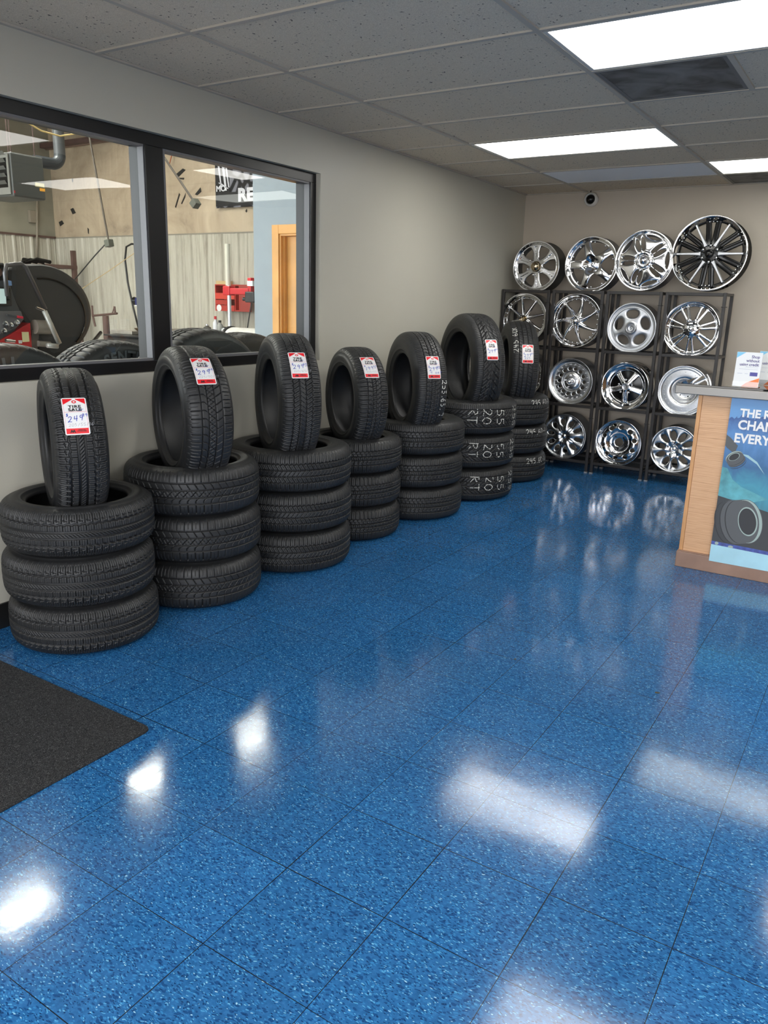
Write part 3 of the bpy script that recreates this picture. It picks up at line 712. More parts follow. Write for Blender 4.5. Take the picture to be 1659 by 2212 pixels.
# ------------------------------------------------------------------ wheels and the rack
def seg(x, y, ax_, ay, bx, by):
    px, py, dx, dy = x-ax_, y-ay, bx-ax_, by-ay; h = np.clip((px*dx+py*dy)/(dx*dx+dy*dy), 0, 1); return np.hypot(px-dx*h, py-dy*h)
def fold(x, y, n, ph=0):
    r = np.hypot(x, y); t = np.arctan2(y, x)-ph; a = (t+PI/n) % (2*PI/n)-PI/n; return r*np.cos(a), r*np.sin(a)
def ell(x, y, cx, cy, a, b, rot=0):
    c, s_ = math.cos(rot), math.sin(rot); u, v = (x-cx)*c+(y-cy)*s_, -(x-cx)*s_+(y-cy)*c
    k = np.hypot(u/a, v/b); return (k-1)*min(a, b)*(.5+.5*k/np.maximum(k, 1e-6))
def spoke(x, y, n, ph, w, x0=0.0, x1=1.2):
    px, py = fold(x, y, n, ph); return np.maximum(np.abs(py)-w(px), np.maximum(x0-px, px-x1))
def smin(a, b, k=.04):
    h = np.clip(.5+.5*(b-a)/k, 0, 1); return b*(1-h)+a*h-k*h*(1-h)
def face_mesh(sdf, hf, ro, r_in=0.0, nr=64, nt=432, edge=.004, drop=.006):
    """wheel face: sdf(x,y)<0 is metal, in units of ro; hf(x,y) is height in metres"""
    r = np.linspace(r_in+1e-3, 1, nr); t = 2*PI*np.arange(nt)/nt
    X = r[None, :]*np.cos(t)[:, None]; Y = r[None, :]*np.sin(t)[:, None]
    s = sdf(X, Y); e = 1e-3
    cell = 1.2/nr
    for _ in range(3):
        s = sdf(X, Y); gx = (sdf(X+e, Y)-sdf(X-e, Y))/(2*e); gy = (sdf(X, Y+e)-sdf(X, Y-e))/(2*e); g2 = gx*gx+gy*gy+1e-6
        near = (np.abs(s) < cell*.8)
        X = np.where(near, X-np.clip(s*gx/g2, -cell, cell), X); Y = np.where(near, Y-np.clip(s*gy/g2, -cell, cell), Y)
    s = sdf(X, Y)
    sc = (s+np.roll(s, -1, 0))[:, :-1]+(s+np.roll(s, -1, 0))[:, 1:]
    keep = sc/4 < -cell*.05
    rollf = drop*np.exp(-np.maximum(-s*ro, 0)/edge)
    Z = hf(X, Y)-rollf
    P = np.stack([X*ro, Y*ro, Z], -1)
    me = grid_mesh('face', P, True, False, keep, True); me.flip_normals()
    return me

RIV = None
def wheel(name_label, x, top, R, cfg, group='display rims on the wheel rack', y=5.082):
    root = empty('wheel', (x, y, top-R), (PI/2, 0, cfg.get('yaw', 0))); tag(root, name_label, 'wheel', group)
    lip_w = cfg.get('lip', .02); ro = R*cfg.get('ro', .90); dep = cfg.get('depth', .03); wid = cfg.get('width', .19)
    ml = cfg.get('mlip', M_chrome); mf = cfg.get('mface', M_chromef); mb_ = cfg.get('mbar', M_barrel)
    # lip and barrel
    rin = ro-.001
    MB().lathe([(R-.011, -.012), (R-.004, -.010), (R, -.006), (R-.001, -.001), (R-.006, .0), (R-.013, -.003), (R-.016, -.010), (R-lip_w if R-lip_w > ro+.002 else ro+.003, -.016), (ro+.002, -dep*.75), (rin-.002, -dep-.004), (rin-.004, -dep-.016), (rin+.003, -dep-.016), (ro+.008, -.03), (R-.016, -.022)], 72, closed=True).build('outer_lip', ml, root, auto=.7)
    rb = min(R-.03, ro+.0)
    MB().lathe([(R-.012, -.013), (R-.017, -.035), (R-.018, -.048), (R-.04, -.07), (R-.042, -.095), (R-.022, -.12), (R-.018, -wid+.025), (R-.002, -wid+.008), (R, -wid), (R-.006, -wid-.003), (R-.012, -wid+.01), (R-.024, -wid+.028), (R-.028, -.12), (R-.047, -.098), (R-.046, -.07), (R-.026, -.048), (R-.022, -.03)], 64, closed=True).build('barrel', mb_, root, auto=.7)
    me = face_mesh(cfg['sdf'], cfg['h'], ro, cfg.get('rin', 0), edge=cfg.get('edge', .004), drop=cfg.get('drop', .006)); me.materials.append(mf)
    fo = link('spoke_face', me, root); so = fo.modifiers.new('solid', 'SOLIDIFY'); so.thickness = cfg.get('thick', .016); so.offset = -1
    if 'cap' in cfg:
        r, h0, hh, m, dome = cfg['cap']
        pr = [(r*1.12, h0-.02), (r*1.12, h0), (r*1.0, h0+hh*.6), (r*.86, h0+hh)] + ([(r*.7, h0+hh*1.25), (r*.4, h0+hh*1.5), (0.001, h0+hh*1.6)] if dome else [(r*.8, h0+hh*.9), (r*.3, h0+hh*.9), (.001, h0+hh*.9)])
        cp = MB().lathe(pr, 40).build('centre_cap', m, root, auto=.9)
        if 'logo' in cfg:
            tm = text_mesh(cfg['logo'], r*1.3, .0008, 'CENTER')
            for v in tm.vertices: v.co = (v.co.x, v.co.y-r*.42, h0+hh*.9+.0006)
            link('lettering', tm, cp, mt=M_ink)
        if 'ring' in cfg:
            rr = cfg['ring']; MB().lathe([(rr*1.08, h0), (rr*1.08, h0+hh), (rr, h0+hh+.003), (rr*.9, h0+hh), (rr*.9, h0)], 40, closed=True).build('cap_ring', cfg.get('mring', M_chromed), cp, auto=.7)
    def ringof(n, rr, rad, z, hgt, mt, name, ph=0, pick=None, sides=12):
        m0 = None
        for k in range(n):
            if pick and not pick(k): continue
            a = ph+2*PI*k/n
            if m0 is None:
                q = MB().lathe([(rad, -hgt*.6), (rad, hgt*.4), (rad*.75, hgt*.85), (.0005, hgt)], sides); m0 = q.mesh(name, True); m0.materials.append(mt)
            link(name, m0, root, (rr*math.cos(a), rr*math.sin(a), z if not callable(z) else z(a)))
    for rv_ in cfg.get('rings', []): ringof(*rv_)
    if 'extra' in cfg: cfg['extra'](root)
    return root

hub = lambda x, y, h: np.hypot(x, y)-h
ring_ = lambda x, y, w: (1-w)-np.hypot(x, y)
def U(*a):
    r = a[0]
    for q in a[1:]: r = np.minimum(r, q)
    return r
rad = lambda x, y: np.hypot(x, y)
# 1 six wide Y spokes with grooves
def s1(x, y): return smin(U(hub(x, y, .33), ring_(x, y, .07)), spoke(x, y, 6, PI/6+.1, lambda p: .150+.13*np.clip((p-.62)/.3, 0, 1)**1.5), .05)
def h1(x, y):
    px, py = fold(x, y, 6, PI/6+.1); g = np.clip((px-.42)*.13, 0, .07); gr = np.where((np.abs(py) < g*1.1) & (px > .45) & (px < .93), -.016, 0)
    return -.018+gr+.012*np.exp(-(rad(x, y)/.4)**2)
c1 = dict(sdf=s1, h=h1, ro=.86, depth=.022, lip=.030, mlip=M_chromed, mface=M_chromed, cap=(.042, .0, .028, M_gold, True), rings=[(6, .074, .009, .001, .018, M_chrome, 'lug_nut', .3), (32, .200, .0035, -.004, .004, M_chrome, 'rivet')], mbar=mat('dull rim barrel', (.20, .20, .19), .4, .9))
# 2 five broad curved spokes
def s2(x, y): return smin(U(hub(x, y, .36), ring_(x, y, .05)), spoke(x, y, 5, PI*.0+.63*0+PI, lambda p: .165+.16*np.clip(.62-p, 0, 1)+.02*np.clip(p-.8, 0, 1)), .10)
c2 = dict(sdf=s2, h=lambda x, y: -.030-.030*np.exp(-(rad(x, y)/.33)**4)+.018*np.sin(np.clip(rad(x, y), 0, 1)*PI), ro=.86, depth=.045, lip=.028, cap=(.020, -.058, .018, M_chrome, True),
          rings=[(5, .048, .007, -.055, .012, M_chromed, 'lug_nut', .3)]+[(5, .186, .0075, -.033, .007, M_chrome, 'rivet', PI+q) for q in (.36, -.36)], edge=.008, drop=.010)
# 3 solid disc with paired slanted slots and outer crescents
def s3(x, y):
    d = -1+0*x
    px, py = fold(x, y, 5, PI)
    for sg in (-1, 1): d = np.maximum(d, -ell(px, py, .62, sg*.095, .24, .075, sg*.10))
    qx, qy = fold(x, y, 5, 0)
    d = np.maximum(d, -np.maximum(ell(qx, qy, 1.02, 0, .19, .40), np.hypot(x, y)-.955)); return np.minimum(d, ring_(x, y, .035))
c3 = dict(sdf=s3, h=lambda x, y: -.022*np.clip(rad(x, y), 0, 1)**2+.006-.006*np.exp(-((rad(x, y)-.3)/.05)**2), ro=.87, depth=.035, lip=.026, cap=(.030, .010, .020, M_chrome, True), ring=.056, edge=.004, drop=.006,
          rings=[(10, .048, .0045, .010, .010, M_chromed, 'lug_nut', .1), (20, .222, .004, -.020, .005, M_chrome, 'rivet')])
# 4 big black wheel with six thin polished lines
def s4(x, y):
    a = spoke(x, y, 6, 0.0, lambda p: .030+.02*np.clip(.5-p, 0, 1)); px, py = fold(x, y, 6, PI/6)
    b = np.minimum(seg(px, py, .2, .07, 1, .15)-.088, seg(px, py, .2, -.07, 1, -.15)-.088)
    return smin(U(hub(x, y, .24), ring_(x, y, .06), a), b, .02)
def h4(x, y):
    px, py = fold(x, y, 6, 0.0); return -.040-.012*(np.abs(py) > .05)*(rad(x, y) > .24)+.010*np.exp(-(rad(x, y)/.3)**2)
def ex4(root):
    for k in range(6):
        a = 2*PI*k/6; mb = MB(); c, s_ = math.cos(a), math.sin(a); ro = .288*.885
        pr = []
        for q, wd2 in ((.26, .022), (.34, .016), (.6, .0105), (.985, .0095)):
            pr.append((q*ro, wd2))
        vs = []
        for (d, w2) in pr:
            for (yy, zz) in ((-w2, -.042), (-w2*.55, -.022), (w2*.55, -.022), (w2, -.042)): vs.append((d*c-yy*s_, d*s_+yy*c, zz))
        fs = [(4*i+j, 4*i+4+j, 4*i+5+j, 4*i+1+j) for i in range(3) for j in range(3)]+[(0,1,2,3), (12,15,14,13)]
        o = MB().add(vs, fs).build('polished_spoke', M_silver, root); lab(o, 'thin polished silver spoke line')
    cp = MB().lathe([(.034, -.04), (.034, -.020), (.028, -.014), (.001, -.013)], 36).build('centre_cap', M_gblack, root, auto=.8)
    tm = text_mesh('M', .024, .0006)
    for v in tm.vertices: v.co = (v.co.x, v.co.y-.008, -.0118)
    link('lettering', tm, cp, mt=M_chrome)
c4 = dict(sdf=s4, h=h4, ro=.885, depth=.050, lip=.020, mface=M_gblack, mbar=M_gblack, extra=ex4, rings=[(6, .062, .011, -.040, .012, M_chromed, 'lug_nut', PI/6)]+[(6, .243, .0052, -.036, .007, M_chrome, 'rivet', PI/6+q) for q in (-.115, 0, .115)])
# 5 eight slim spokes
def s5(x, y): return smin(U(hub(x, y, .24), ring_(x, y, .05)), spoke(x, y, 8, .25, lambda p: .070+.08*np.clip(.6-p, 0, 1)+.05*np.clip(p-.85, 0, 1)), .05)
def ridge(n, ph, d0, d1, hh, wq=.06):
    def h(x, y):
        px, py = fold(x, y, n, ph); r = rad(x, y); return d0+(d1-d0)*np.clip(1-r, 0, 1)+hh*np.clip(1-(np.abs(py)/wq)**2, 0, 1)
    return h
c5 = dict(sdf=s5, h=ridge(8, .25, -.052, -.012, .012), ro=.83, depth=.052, lip=.030, mlip=M_chromed, cap=(.022, -.006, .012, M_gold, False), ring=.032, mring=M_gold, rings=[(26, .183, .0052, -.040, .007, M_chrome, 'rivet')])
# 6 seven curved spokes
def tw6(x, y, k=.30):
    r = rad(x, y); a = k*(r-.2); return x*np.cos(a)+y*np.sin(a), -x*np.sin(a)+y*np.cos(a)
def s6(x, y):
    X, Y = tw6(x, y); return smin(U(hub(x, y, .27), ring_(x, y, .05)), spoke(X, Y, 7, .27, lambda p: .070+.14*np.clip(.70-p, 0, 1)), .06)
def h6(x, y):
    X, Y = tw6(x, y); return ridge(7, .27, -.050, -.008, .013, .07)(X, Y)
c6 = dict(sdf=s6, h=h6, ro=.84, depth=.050, lip=.024, cap=(.026, -.004, .020, M_chrome, True), ring=.036, rings=[(28, .187, .0062, -.038, .008, M_chrome, 'rivet', .1), (7, .048, .006, -.010, .012, M_chromed, 'lug_nut')])
# 7 brushed five slot
def s7(x, y):
    px, py = fold(x, y, 5, PI/2+.05); d = -1+0*x; d = np.maximum(d, -np.maximum(ell(px, py, .70, 0, .205, .30), .50-px-.02)); return np.minimum(d, ring_(x, y, .07))
c7 = dict(sdf=s7, h=lambda x, y: -.012-.014*np.clip(rad(x, y)-.2, 0, 1)+.008*np.exp(-(rad(x, y)/.28)**6), ro=.80, depth=.020, lip=.036, mlip=M_silver, mface=M_silver, edge=.006, drop=.010, cap=(.028, -.004, .010, M_silver, False), ring=.042, mring=M_silver, logo='S')
# 8 seven split spokes
def s8(x, y):
    px, py = fold(x, y, 7, .22); b = U(seg(px, py, .2, .03, 1.0, .14)-.062, seg(px, py, .2, -.03, 1.0, -.14)-.062); return smin(U(hub(x, y, .36), ring_(x, y, .05)), b, .05)
c8 = dict(sdf=s8, h=lambda x, y: -.046+.034*np.clip(1-rad(x, y), 0, 1)+.008*np.exp(-(rad(x, y)/.33)**8), ro=.85, depth=.046, lip=.026, cap=(.022, -.004, .018, M_chrome, True),
          rings=[(6, .050, .0085, -.006, .004, M_gblack, 'lug_hole', .2), (28, .183, .003, -.038, .005, M_chrome, 'rivet')])
# 9 round holed disc, riveted
def s9(x, y):
    px, py = fold(x, y, 14, 0); return np.minimum(np.maximum(-1+0*x, -(np.hypot(px-.73, py)-.095)), ring_(x, y, .05))
c9 = dict(sdf=s9, edge=.0025, drop=.003, h=lambda x, y: -.045-.004*np.exp(-((rad(x, y)-.52)/.06)**2)+.014*np.exp(-(rad(x, y)/.45)**6), ro=.76, depth=.045, lip=.030, mlip=M_alu, mface=M_alu, cap=(.030, -.030, .042, M_chrome, True),
          rings=[(22, .151, .0042, -.035, .012, M_chrome, 'rivet'), (5, .058, .009, -.030, .016, M_chrome, 'lug_nut', .5)])
# 10 five classic spokes
def s10(x, y): return smin(U(hub(x, y, .26), ring_(x, y, .07)), spoke(x, y, 5, -PI/2, lambda p: .10+.09*np.clip(p, 0, 1)), .05)
def h10(x, y):
    px, py = fold(x, y, 5, -PI/2); return -.056+.030*np.clip(1-rad(x, y), 0, 1)-.012*((np.abs(py) > .03) & (np.abs(py) < .075) & (px > .34) & (px < .9))
def ex10(root):
    MB().lathe([(.146, -.085), (.146, -.076), (.05, -.060), (.001, -.060)], 48).build('inner_disc', M_gblack, root, auto=.8)
c10 = dict(sdf=s10, h=h10, ro=.70, depth=.060, lip=.028, width=.22, cap=(.028, -.028, .016, M_silver, False), extra=ex10, mbar=M_chromed, rings=[(5, .060, .009, -.040, .020, M_chrome, 'lug_nut', PI/2)])
# 11 machined deep dish with rivet ring
c11 = dict(sdf=lambda x, y: -1+0*x, h=lambda x, y: -.012-.075*(1/(1+np.exp((rad(x, y)-.50)/.045)))-.004*rad(x, y), ro=.85, depth=.012, lip=.022, mlip=M_alu, mface=M_alu, cap=(.022, -.086, .020, M_chrome, True),
           rings=[(24, .158, .0036, -.014, .002, M_chromed, 'rivet'), (5, .055, .0065, -.088, .003, M_gblack, 'lug_hole', .2)])
# 12 sculpted star with ten windows
def s12(x, y):
    px, py = fold(x, y, 10, PI/10+.16); return np.minimum(np.maximum(-1+0*x, -ell(px, py, .70, 0, .165, .098)), ring_(x, y, .08))
def h12(x, y):
    px, py = fold(x, y, 10, .16); qx, qy = fold(x, y, 5, .16); r = rad(x, y); return -.020+.006*np.cos(np.clip(py/.16, -1, 1)*PI/2)-.014*np.exp(-(r/.24)**4)+.012*np.cos(np.clip(qy/.30, -1, 1)*PI/2)*np.exp(-(r/.75)**6)
c12 = dict(sdf=s12, h=h12, ro=.90, depth=.020, lip=.018, mlip=M_alu, mface=M_alu, cap=(.022, -.030, .016, M_chromed, True), rings=[(5, .052, .0065, -.014, .004, M_gblack, 'lug_hole', .1)], edge=.005, drop=.008)
# 13 steel style disc with ten round holes
def s13(x, y):
    px, py = fold(x, y, 10, .22); return np.maximum(np.minimum(np.maximum(-1+0*x, -(np.hypot(px-.80, py)-.105)), ring_(x, y, .05)), -(np.hypot(x, y)-.21))
def h13(x, y):
    r = rad(x, y); return -.036+.020*np.exp(-((r-.74)/.22)**2)-.008*(1/(1+np.exp((r-.50)/.012)))
c13 = dict(sdf=s13, h=h13, ro=.86, depth=.040, lip=.022, mlip=M_chrome, mface=M_chrome, rin=.20, edge=.003, drop=.004, rings=[(5, .060, .0072, -.044, .003, M_gblack, 'lug_hole', PI/2+.6)])
# 14 paired oval windows
def s14(x, y):
    px, py = fold(x, y, 5, PI+.15); d = -1+0*x
    for sg in (-1, 1): d = np.maximum(d, -ell(px, py, .64, sg*.205, .225, .120, sg*.32))
    return np.minimum(d, ring_(x, y, .07))
def h14(x, y):
    r = rad(x, y); px, py = fold(x, y, 5, PI+.15); return -.022+.006*np.cos(np.clip(py/.15, -1, 1)*PI/2)-.010*np.exp(-(r/.2)**4)+.006*np.exp(-((r-.42)/.1)**2)
c14 = dict(sdf=s14, h=h14, ro=.89, depth=.024, lip=.020, mlip=M_alu, mface=M_alu, edge=.005, drop=.008, cap=(.018, -.034, .014, M_chrome, True), ring=.032, mring=M_chromed, rings=[(5, .055, .0065, -.016, .004, M_gblack, 'lug_hole', PI/2)])
WH = [('chrome rim with six grooved spokes, leftmost on top of the rack', .309, 2.022, .221, c1),
 ('chrome rim with five broad curved spokes, second on top of the rack', .802, 2.055, .236, c2),
 ('chrome disc rim with paired leaf shaped slots, third on top of the rack', 1.264, 2.092, .243, c3),
 ('largest rim, black with six thin polished lines, top right of the rack', 1.778, 2.186, .288, c4),
 ('chrome rim with eight slim spokes and brass cap, left end of the upper shelf', .225, 1.570, .228, c5),
 ('chrome rim with seven curved spokes and large rivets, second on the upper shelf', .722, 1.575, .236, c6),
 ('brushed silver rim with five oval slots, third on the upper shelf', 1.219, 1.507, .209, c7),
 ('chrome rim with split spokes and round hub, right end of the upper shelf', 1.708, 1.533, .224, c8),
 ('rim partly hidden behind the farthest upright tire, middle shelf left end', .235, 1.050, .222, dict(c6, yaw=0)),
 ('riveted rim with a ring of small round holes, second on the middle shelf', .720, 1.013, .208, c9),
 ('classic chrome rim with five straight spokes over black, third on the middle shelf', 1.214, 1.007, .209, c10),
 ('pale machined deep dish rim behind the counter corner, middle shelf right end', 1.708, 1.011, .211, c11),
 ('polished star rim with ten rounded windows, left on the bottom shelf', .706, .511, .207, c12),
 ('polished disc rim with open centre bore, middle of the bottom shelf', 1.208, .506, .205, c13),
 ('polished rim with paired oval windows, on the bottom shelf beside the counter', 1.690, .500, .200, c14)]
WYS = {1: 5.122, 3: 5.045}
for i_, q in enumerate(WH): wheel(*q, y=WYS.get(i_, 5.082))

ZS = [.108, .610, 1.102, 1.600]; RY0, RY1 = 5.048, 5.372; tb2 = .025
RL = ['leftmost black metal rack bay, against the left wall', 'second black metal rack bay from the left', 'third black metal rack bay from the left', 'rightmost black metal rack bay, behind the counter']
for i, (a, b) in enumerate([(.012, .476), (.500, .966), (.990, 1.458), (1.482, 1.955)]):
    t = empty('display_rack', ((a+b)/2, (RY0+RY1)/2, 0)); tag(t, RL[i], 'rack', 'tube rack bays holding the rims'); hx, hy = (b-a)/2, (RY1-RY0)/2
    for sx in (-1, 1):
        for sy in (-1, 1):
            x, y = sx*(hx-tb2/2), sy*(hy-tb2/2); MB().box(x-tb2/2, y-tb2/2, .008, x+tb2/2, y+tb2/2, 1.600).build('post', M_rack, t, bevel=.002)
            MB().box(x-tb2/2-.0015, y-tb2/2-.0015, 0, x+tb2/2+.0015, y+tb2/2+.0015, .010).build('foot_cap', mat('grey plastic foot', (.25,.25,.25), .5), t)
    for z in ZS:
        s_ = MB(); s_.box(-hx+tb2, -hy, z-.026, hx-tb2, -hy+tb2, z-.002); s_.box(-hx+tb2, hy-tb2, z-.022, hx-tb2, hy, z-.002)
        s_.box(-hx, -hy+tb2, z-.022, -hx+tb2, hy-tb2, z-.002); s_.box(hx-tb2, -hy+tb2, z-.022, hx, hy-tb2, z-.002)
        s_.build('shelf_frame', M_rack, t, bevel=.0015)
    # small tie bolts joining two bays
    for z in (.5, 1.49): MB().tube([(hx-.03, -hy+.0-.003, z), (hx+.016, -hy-.003, z)], .0025, 8).build('tie_bolt', M_rack, t)

# security camera
t = empty('security_camera', (.645, YB-.045, 2.392)); tag(t, 'small round white security camera high on the back wall', 'camera'); t.scale = (1.4,)*3; t.location.y = YB-.062
MB().lathe([(.028, .045), (.040, .04), (.043, .012), (.040, -.002), (.034, -.008), (.030, -.004), (.028, .01)], 36, 'y', closed=True).build('housing', mat('white plastic', (.75,.74,.72), .35), t, auto=.8)
MB().lathe([(.028, .03), (.028, .0), (.024, -.010), (.014, -.018), (.001, -.021)], 32, 'y').build('lens', M_gblack, t, auto=.9)
MB().tube([(-.012, .025, .035), (-.010, .022, .05), (-.004, .018, .058), (-.002, .0, .066)], .003, 8).build('cable', M_black, t)

# ------------------------------------------------------------------ counter
ct = empty('service_counter', (2.264, 2.78, 0)); tag(ct, 'oak fronted service counter with dark glossy top at the right edge', 'counter')
CX1, CYb = 2.3, 1.15      # extents in local coordinates
b_ = MB(); b_.box(0, 0, 0, CX1, CYb, .092); b_.box(.003, .003, .092, CX1, CYb, .098); b_.build('plinth', mat('brown wood plinth', (.30,.185,.135), .45, var=.18, vscale=6), ct, bevel=.003)
MB().box(.030, .022, .098, CX1, CYb-.02, 1.005).build('front_panel', M_oak, ct)
c_ = MB().box(.008, .016, .098, .029, CYb-.02, 1.005).build('corner_trim', mat('orange oak edging', (.60,.31,.13), .4, var=.1, vscale=10), ct, bevel=.002)
MB().box(-.110, -.040, 1.005, CX1+.1, CYb+.05, 1.051).build('edge_band', mat('brushed nickel edging', (.26,.25,.235), .38, .75), ct, bevel=.004)
M_top = mat('black glossy top', (.012, .012, .012), .02, spec=.5, coat=1.0)
MB().box(-.106, -.036, 1.051, CX1+.1, CYb+.05, 1.062).build('counter_top', M_top, ct, bevel=.002)

# poster on the counter front (a printed sheet with its picture in thin printed layers)
PY = 2.7785
def pos_mat():
    m = bpy.data.materials.new('printed blue sky and ice'); m.use_nodes = True; nt = m.node_tree; L = nt.links.new; b = nt.nodes['Principled BSDF']
    tc = N(nt, 'ShaderNodeTexCoord'); sp = N(nt, 'ShaderNodeSeparateXYZ'); L(tc.outputs['Generated'], sp.inputs[0])
    n = N(nt, 'ShaderNodeTexNoise', i_Scale=5.0, i_Detail=7.0, i_Distortion=1.4); mp = N(nt, 'ShaderNodeMapping'); mp.inputs['Scale'].default_value = (2.4, 1, 1.2); mp.inputs['Rotation'].default_value = (0, .35, 0); L(tc.outputs['Generated'], mp.inputs['Vector']); L(mp.outputs[0], n.inputs['Vector'])
    a = N(nt, 'ShaderNodeMath', operation='MULTIPLY_ADD', n_1=.22); L(n.outputs['Fac'], a.inputs[0]); L(sp.outputs[2], a.inputs[2])
    r = ramp(nt, a.outputs[0], [(.12, (.03, .032, .036)), (.40, (.035, .04, .045)), (.46, (.05, .20, .27)), (.58, (.06, .30, .42)), (.72, (.04, .13, .28)), (.88, (.10, .26, .55)), (1.0, (.035, .09, .27)), (1.1, (.12, .30, .58))])
    L(r.outputs[0], b.inputs['Base Color']); b.inputs['Roughness'].default_value = .3
    return m
PX0, PZ0, PZ1 = 2.447, .070, 1.004
po = empty('advertising_poster', (PX0, PY, PZ0)); tag(po, 'blue tire advertising poster with white headline on the counter front', 'poster')
def plate(name, poly, lift, m, parent=None, th=.0006):
    """flat printed shape; poly in (x, z) world coordinates"""
    o = MB().prism([(a-PX0, c-PZ0) for a, c in poly], lambda a, c, d: (a, d, c), -lift, -lift+th)
    o = o.build(name, m, parent or po); fixn(o.data); return o
def ellp(cx, cz, a, b2, rot=0, n=40, t0=0, t1=2*PI):
    c, s_ = math.cos(rot), math.sin(rot); out = []
    for k in range(n):
        t = t0+(t1-t0)*k/n; x, y = a*math.cos(t), b2*math.sin(t); out.append((cx+x*c-y*s_, cz+x*s_+y*c))
    return out
plate('printed_sheet', [(PX0, PZ0), (3.35, PZ0), (3.35, PZ1), (PX0, PZ1)], .0, pos_mat(), th=.0012)
M_pg = mat('print charcoal', (.035, .037, .040), .3); M_pg2 = mat('print tread grey', (.085, .09, .095), .3); M_pl = mat('print pale green grey', (.36, .45, .42), .3); M_pb = mat('print pale blue', (.42, .70, .82), .3, var=.12, vscale=5)
M_pt = mat('print teal', (.10, .36, .42), .3, var=.35, vscale=14); M_pi = mat('print indigo', (.05, .08, .32), .3, var=.5, vscale=30); M_pdk = mat('print dark asphalt', (.018, .018, .020), .3)
plate('printed_road', [(PX0, .186), (3.35, .14), (3.35, .36), (2.72, .40), (PX0, .455)], .0008, M_pg)
plate('printed_ice', [(PX0, .455), (PX0, .62), (2.475, .615), (2.51, .555), (2.56, .52), (2.62, .50), (2.70, .47), (2.62, .44), (2.50, .445)], .0011, M_pt)
plate('printed_rock', [(PX0, .80), (2.470, .785), (2.512, .745), (2.50, .70), (2.455, .73), (PX0, .74)], .0011, M_pg2)
plate('printed_footer', [(PX0, PZ0), (3.35, PZ0), (3.35, .145), (PX0, .170)], .0014, M_pb)
plate('printed_strip', [(PX0, .170), (3.35, .145), (3.35, .165), (PX0, .190)], .0017, M_pi)
plate('printed_strip', ellp(2.475, .180, .010, .009), .0020, M_pl); plate('printed_strip', ellp(2.55, .173, .014, .007), .0020, M_pl)
# small flying tire
def printed_tire(cx, cz, s, rot, flip):
    c, s_ = math.cos(rot), math.sin(rot)
    def T(p): x, z = p[0]*flip*s, p[1]*s; return (cx+x*c-z*s_, cz+x*s_+z*c)
    g = plate('printed_tire', [T(p) for p in [(-.55*math.cos(t)-.35, math.sin(t)) for t in np.linspace(-PI/2, PI/2, 20)]+[(.25+.0*t, 0) for t in ()]+[(.25+.62*math.cos(t), math.sin(t)) for t in np.linspace(PI/2, -PI/2, 20)]], .0020, M_pg2)
    for k, q in enumerate((-.62, -.40, -.18)):
        arc = [(q-.50*math.cos(t), .97*math.sin(t)) for t in np.linspace(-PI/2, PI/2, 20)]
        plate('tread_line', [T(p) for p in arc]+[T((p[0]+.045, p[1])) for p in arc[::-1]], .0023, M_pdk, None)
    plate('sidewall', [T(p) for p in ellp(.25, 0, .60, .98)], .0026, M_pl)
    plate('sidewall', [T(p) for p in ellp(.19, .0, .54, .96)], .0029, M_pg2)
    plate('rim_opening', [T(p) for p in ellp(.27, 0, .40, .66)], .0032, M_pl)
    plate('rim_opening', [T(p) for p in ellp(.26, 0, .355, .60)], .0035, M_pdk)
printed_tire(2.585, .325, .125, .22, 1)
printed_tire(2.508, .672, .047, -.95, -1)
plate('motion_streak', [(2.53, .705), (2.57, .70), (2.62, .668), (2.665, .605), (2.62, .655), (2.57, .685)], .0011, mat('print pale streak', (.35,.55,.60), .3))
for (txt, x, z, sz) in (('THE R', 2.500, .906, .052), ('CHAN', 2.497, .838, .060), ('EVERY', 2.487, .765, .060)):
    me = text_mesh(txt, sz*1.16, .0022, 'LEFT', 1.0, .92, .0004)
    for v in me.vertices: v.co = (v.co.x+x-PX0, -.0045-v.co.z, v.co.y+z-PZ0)
    link('headline', me, po, mt=mat('white print', (.80,.80,.80), .4))

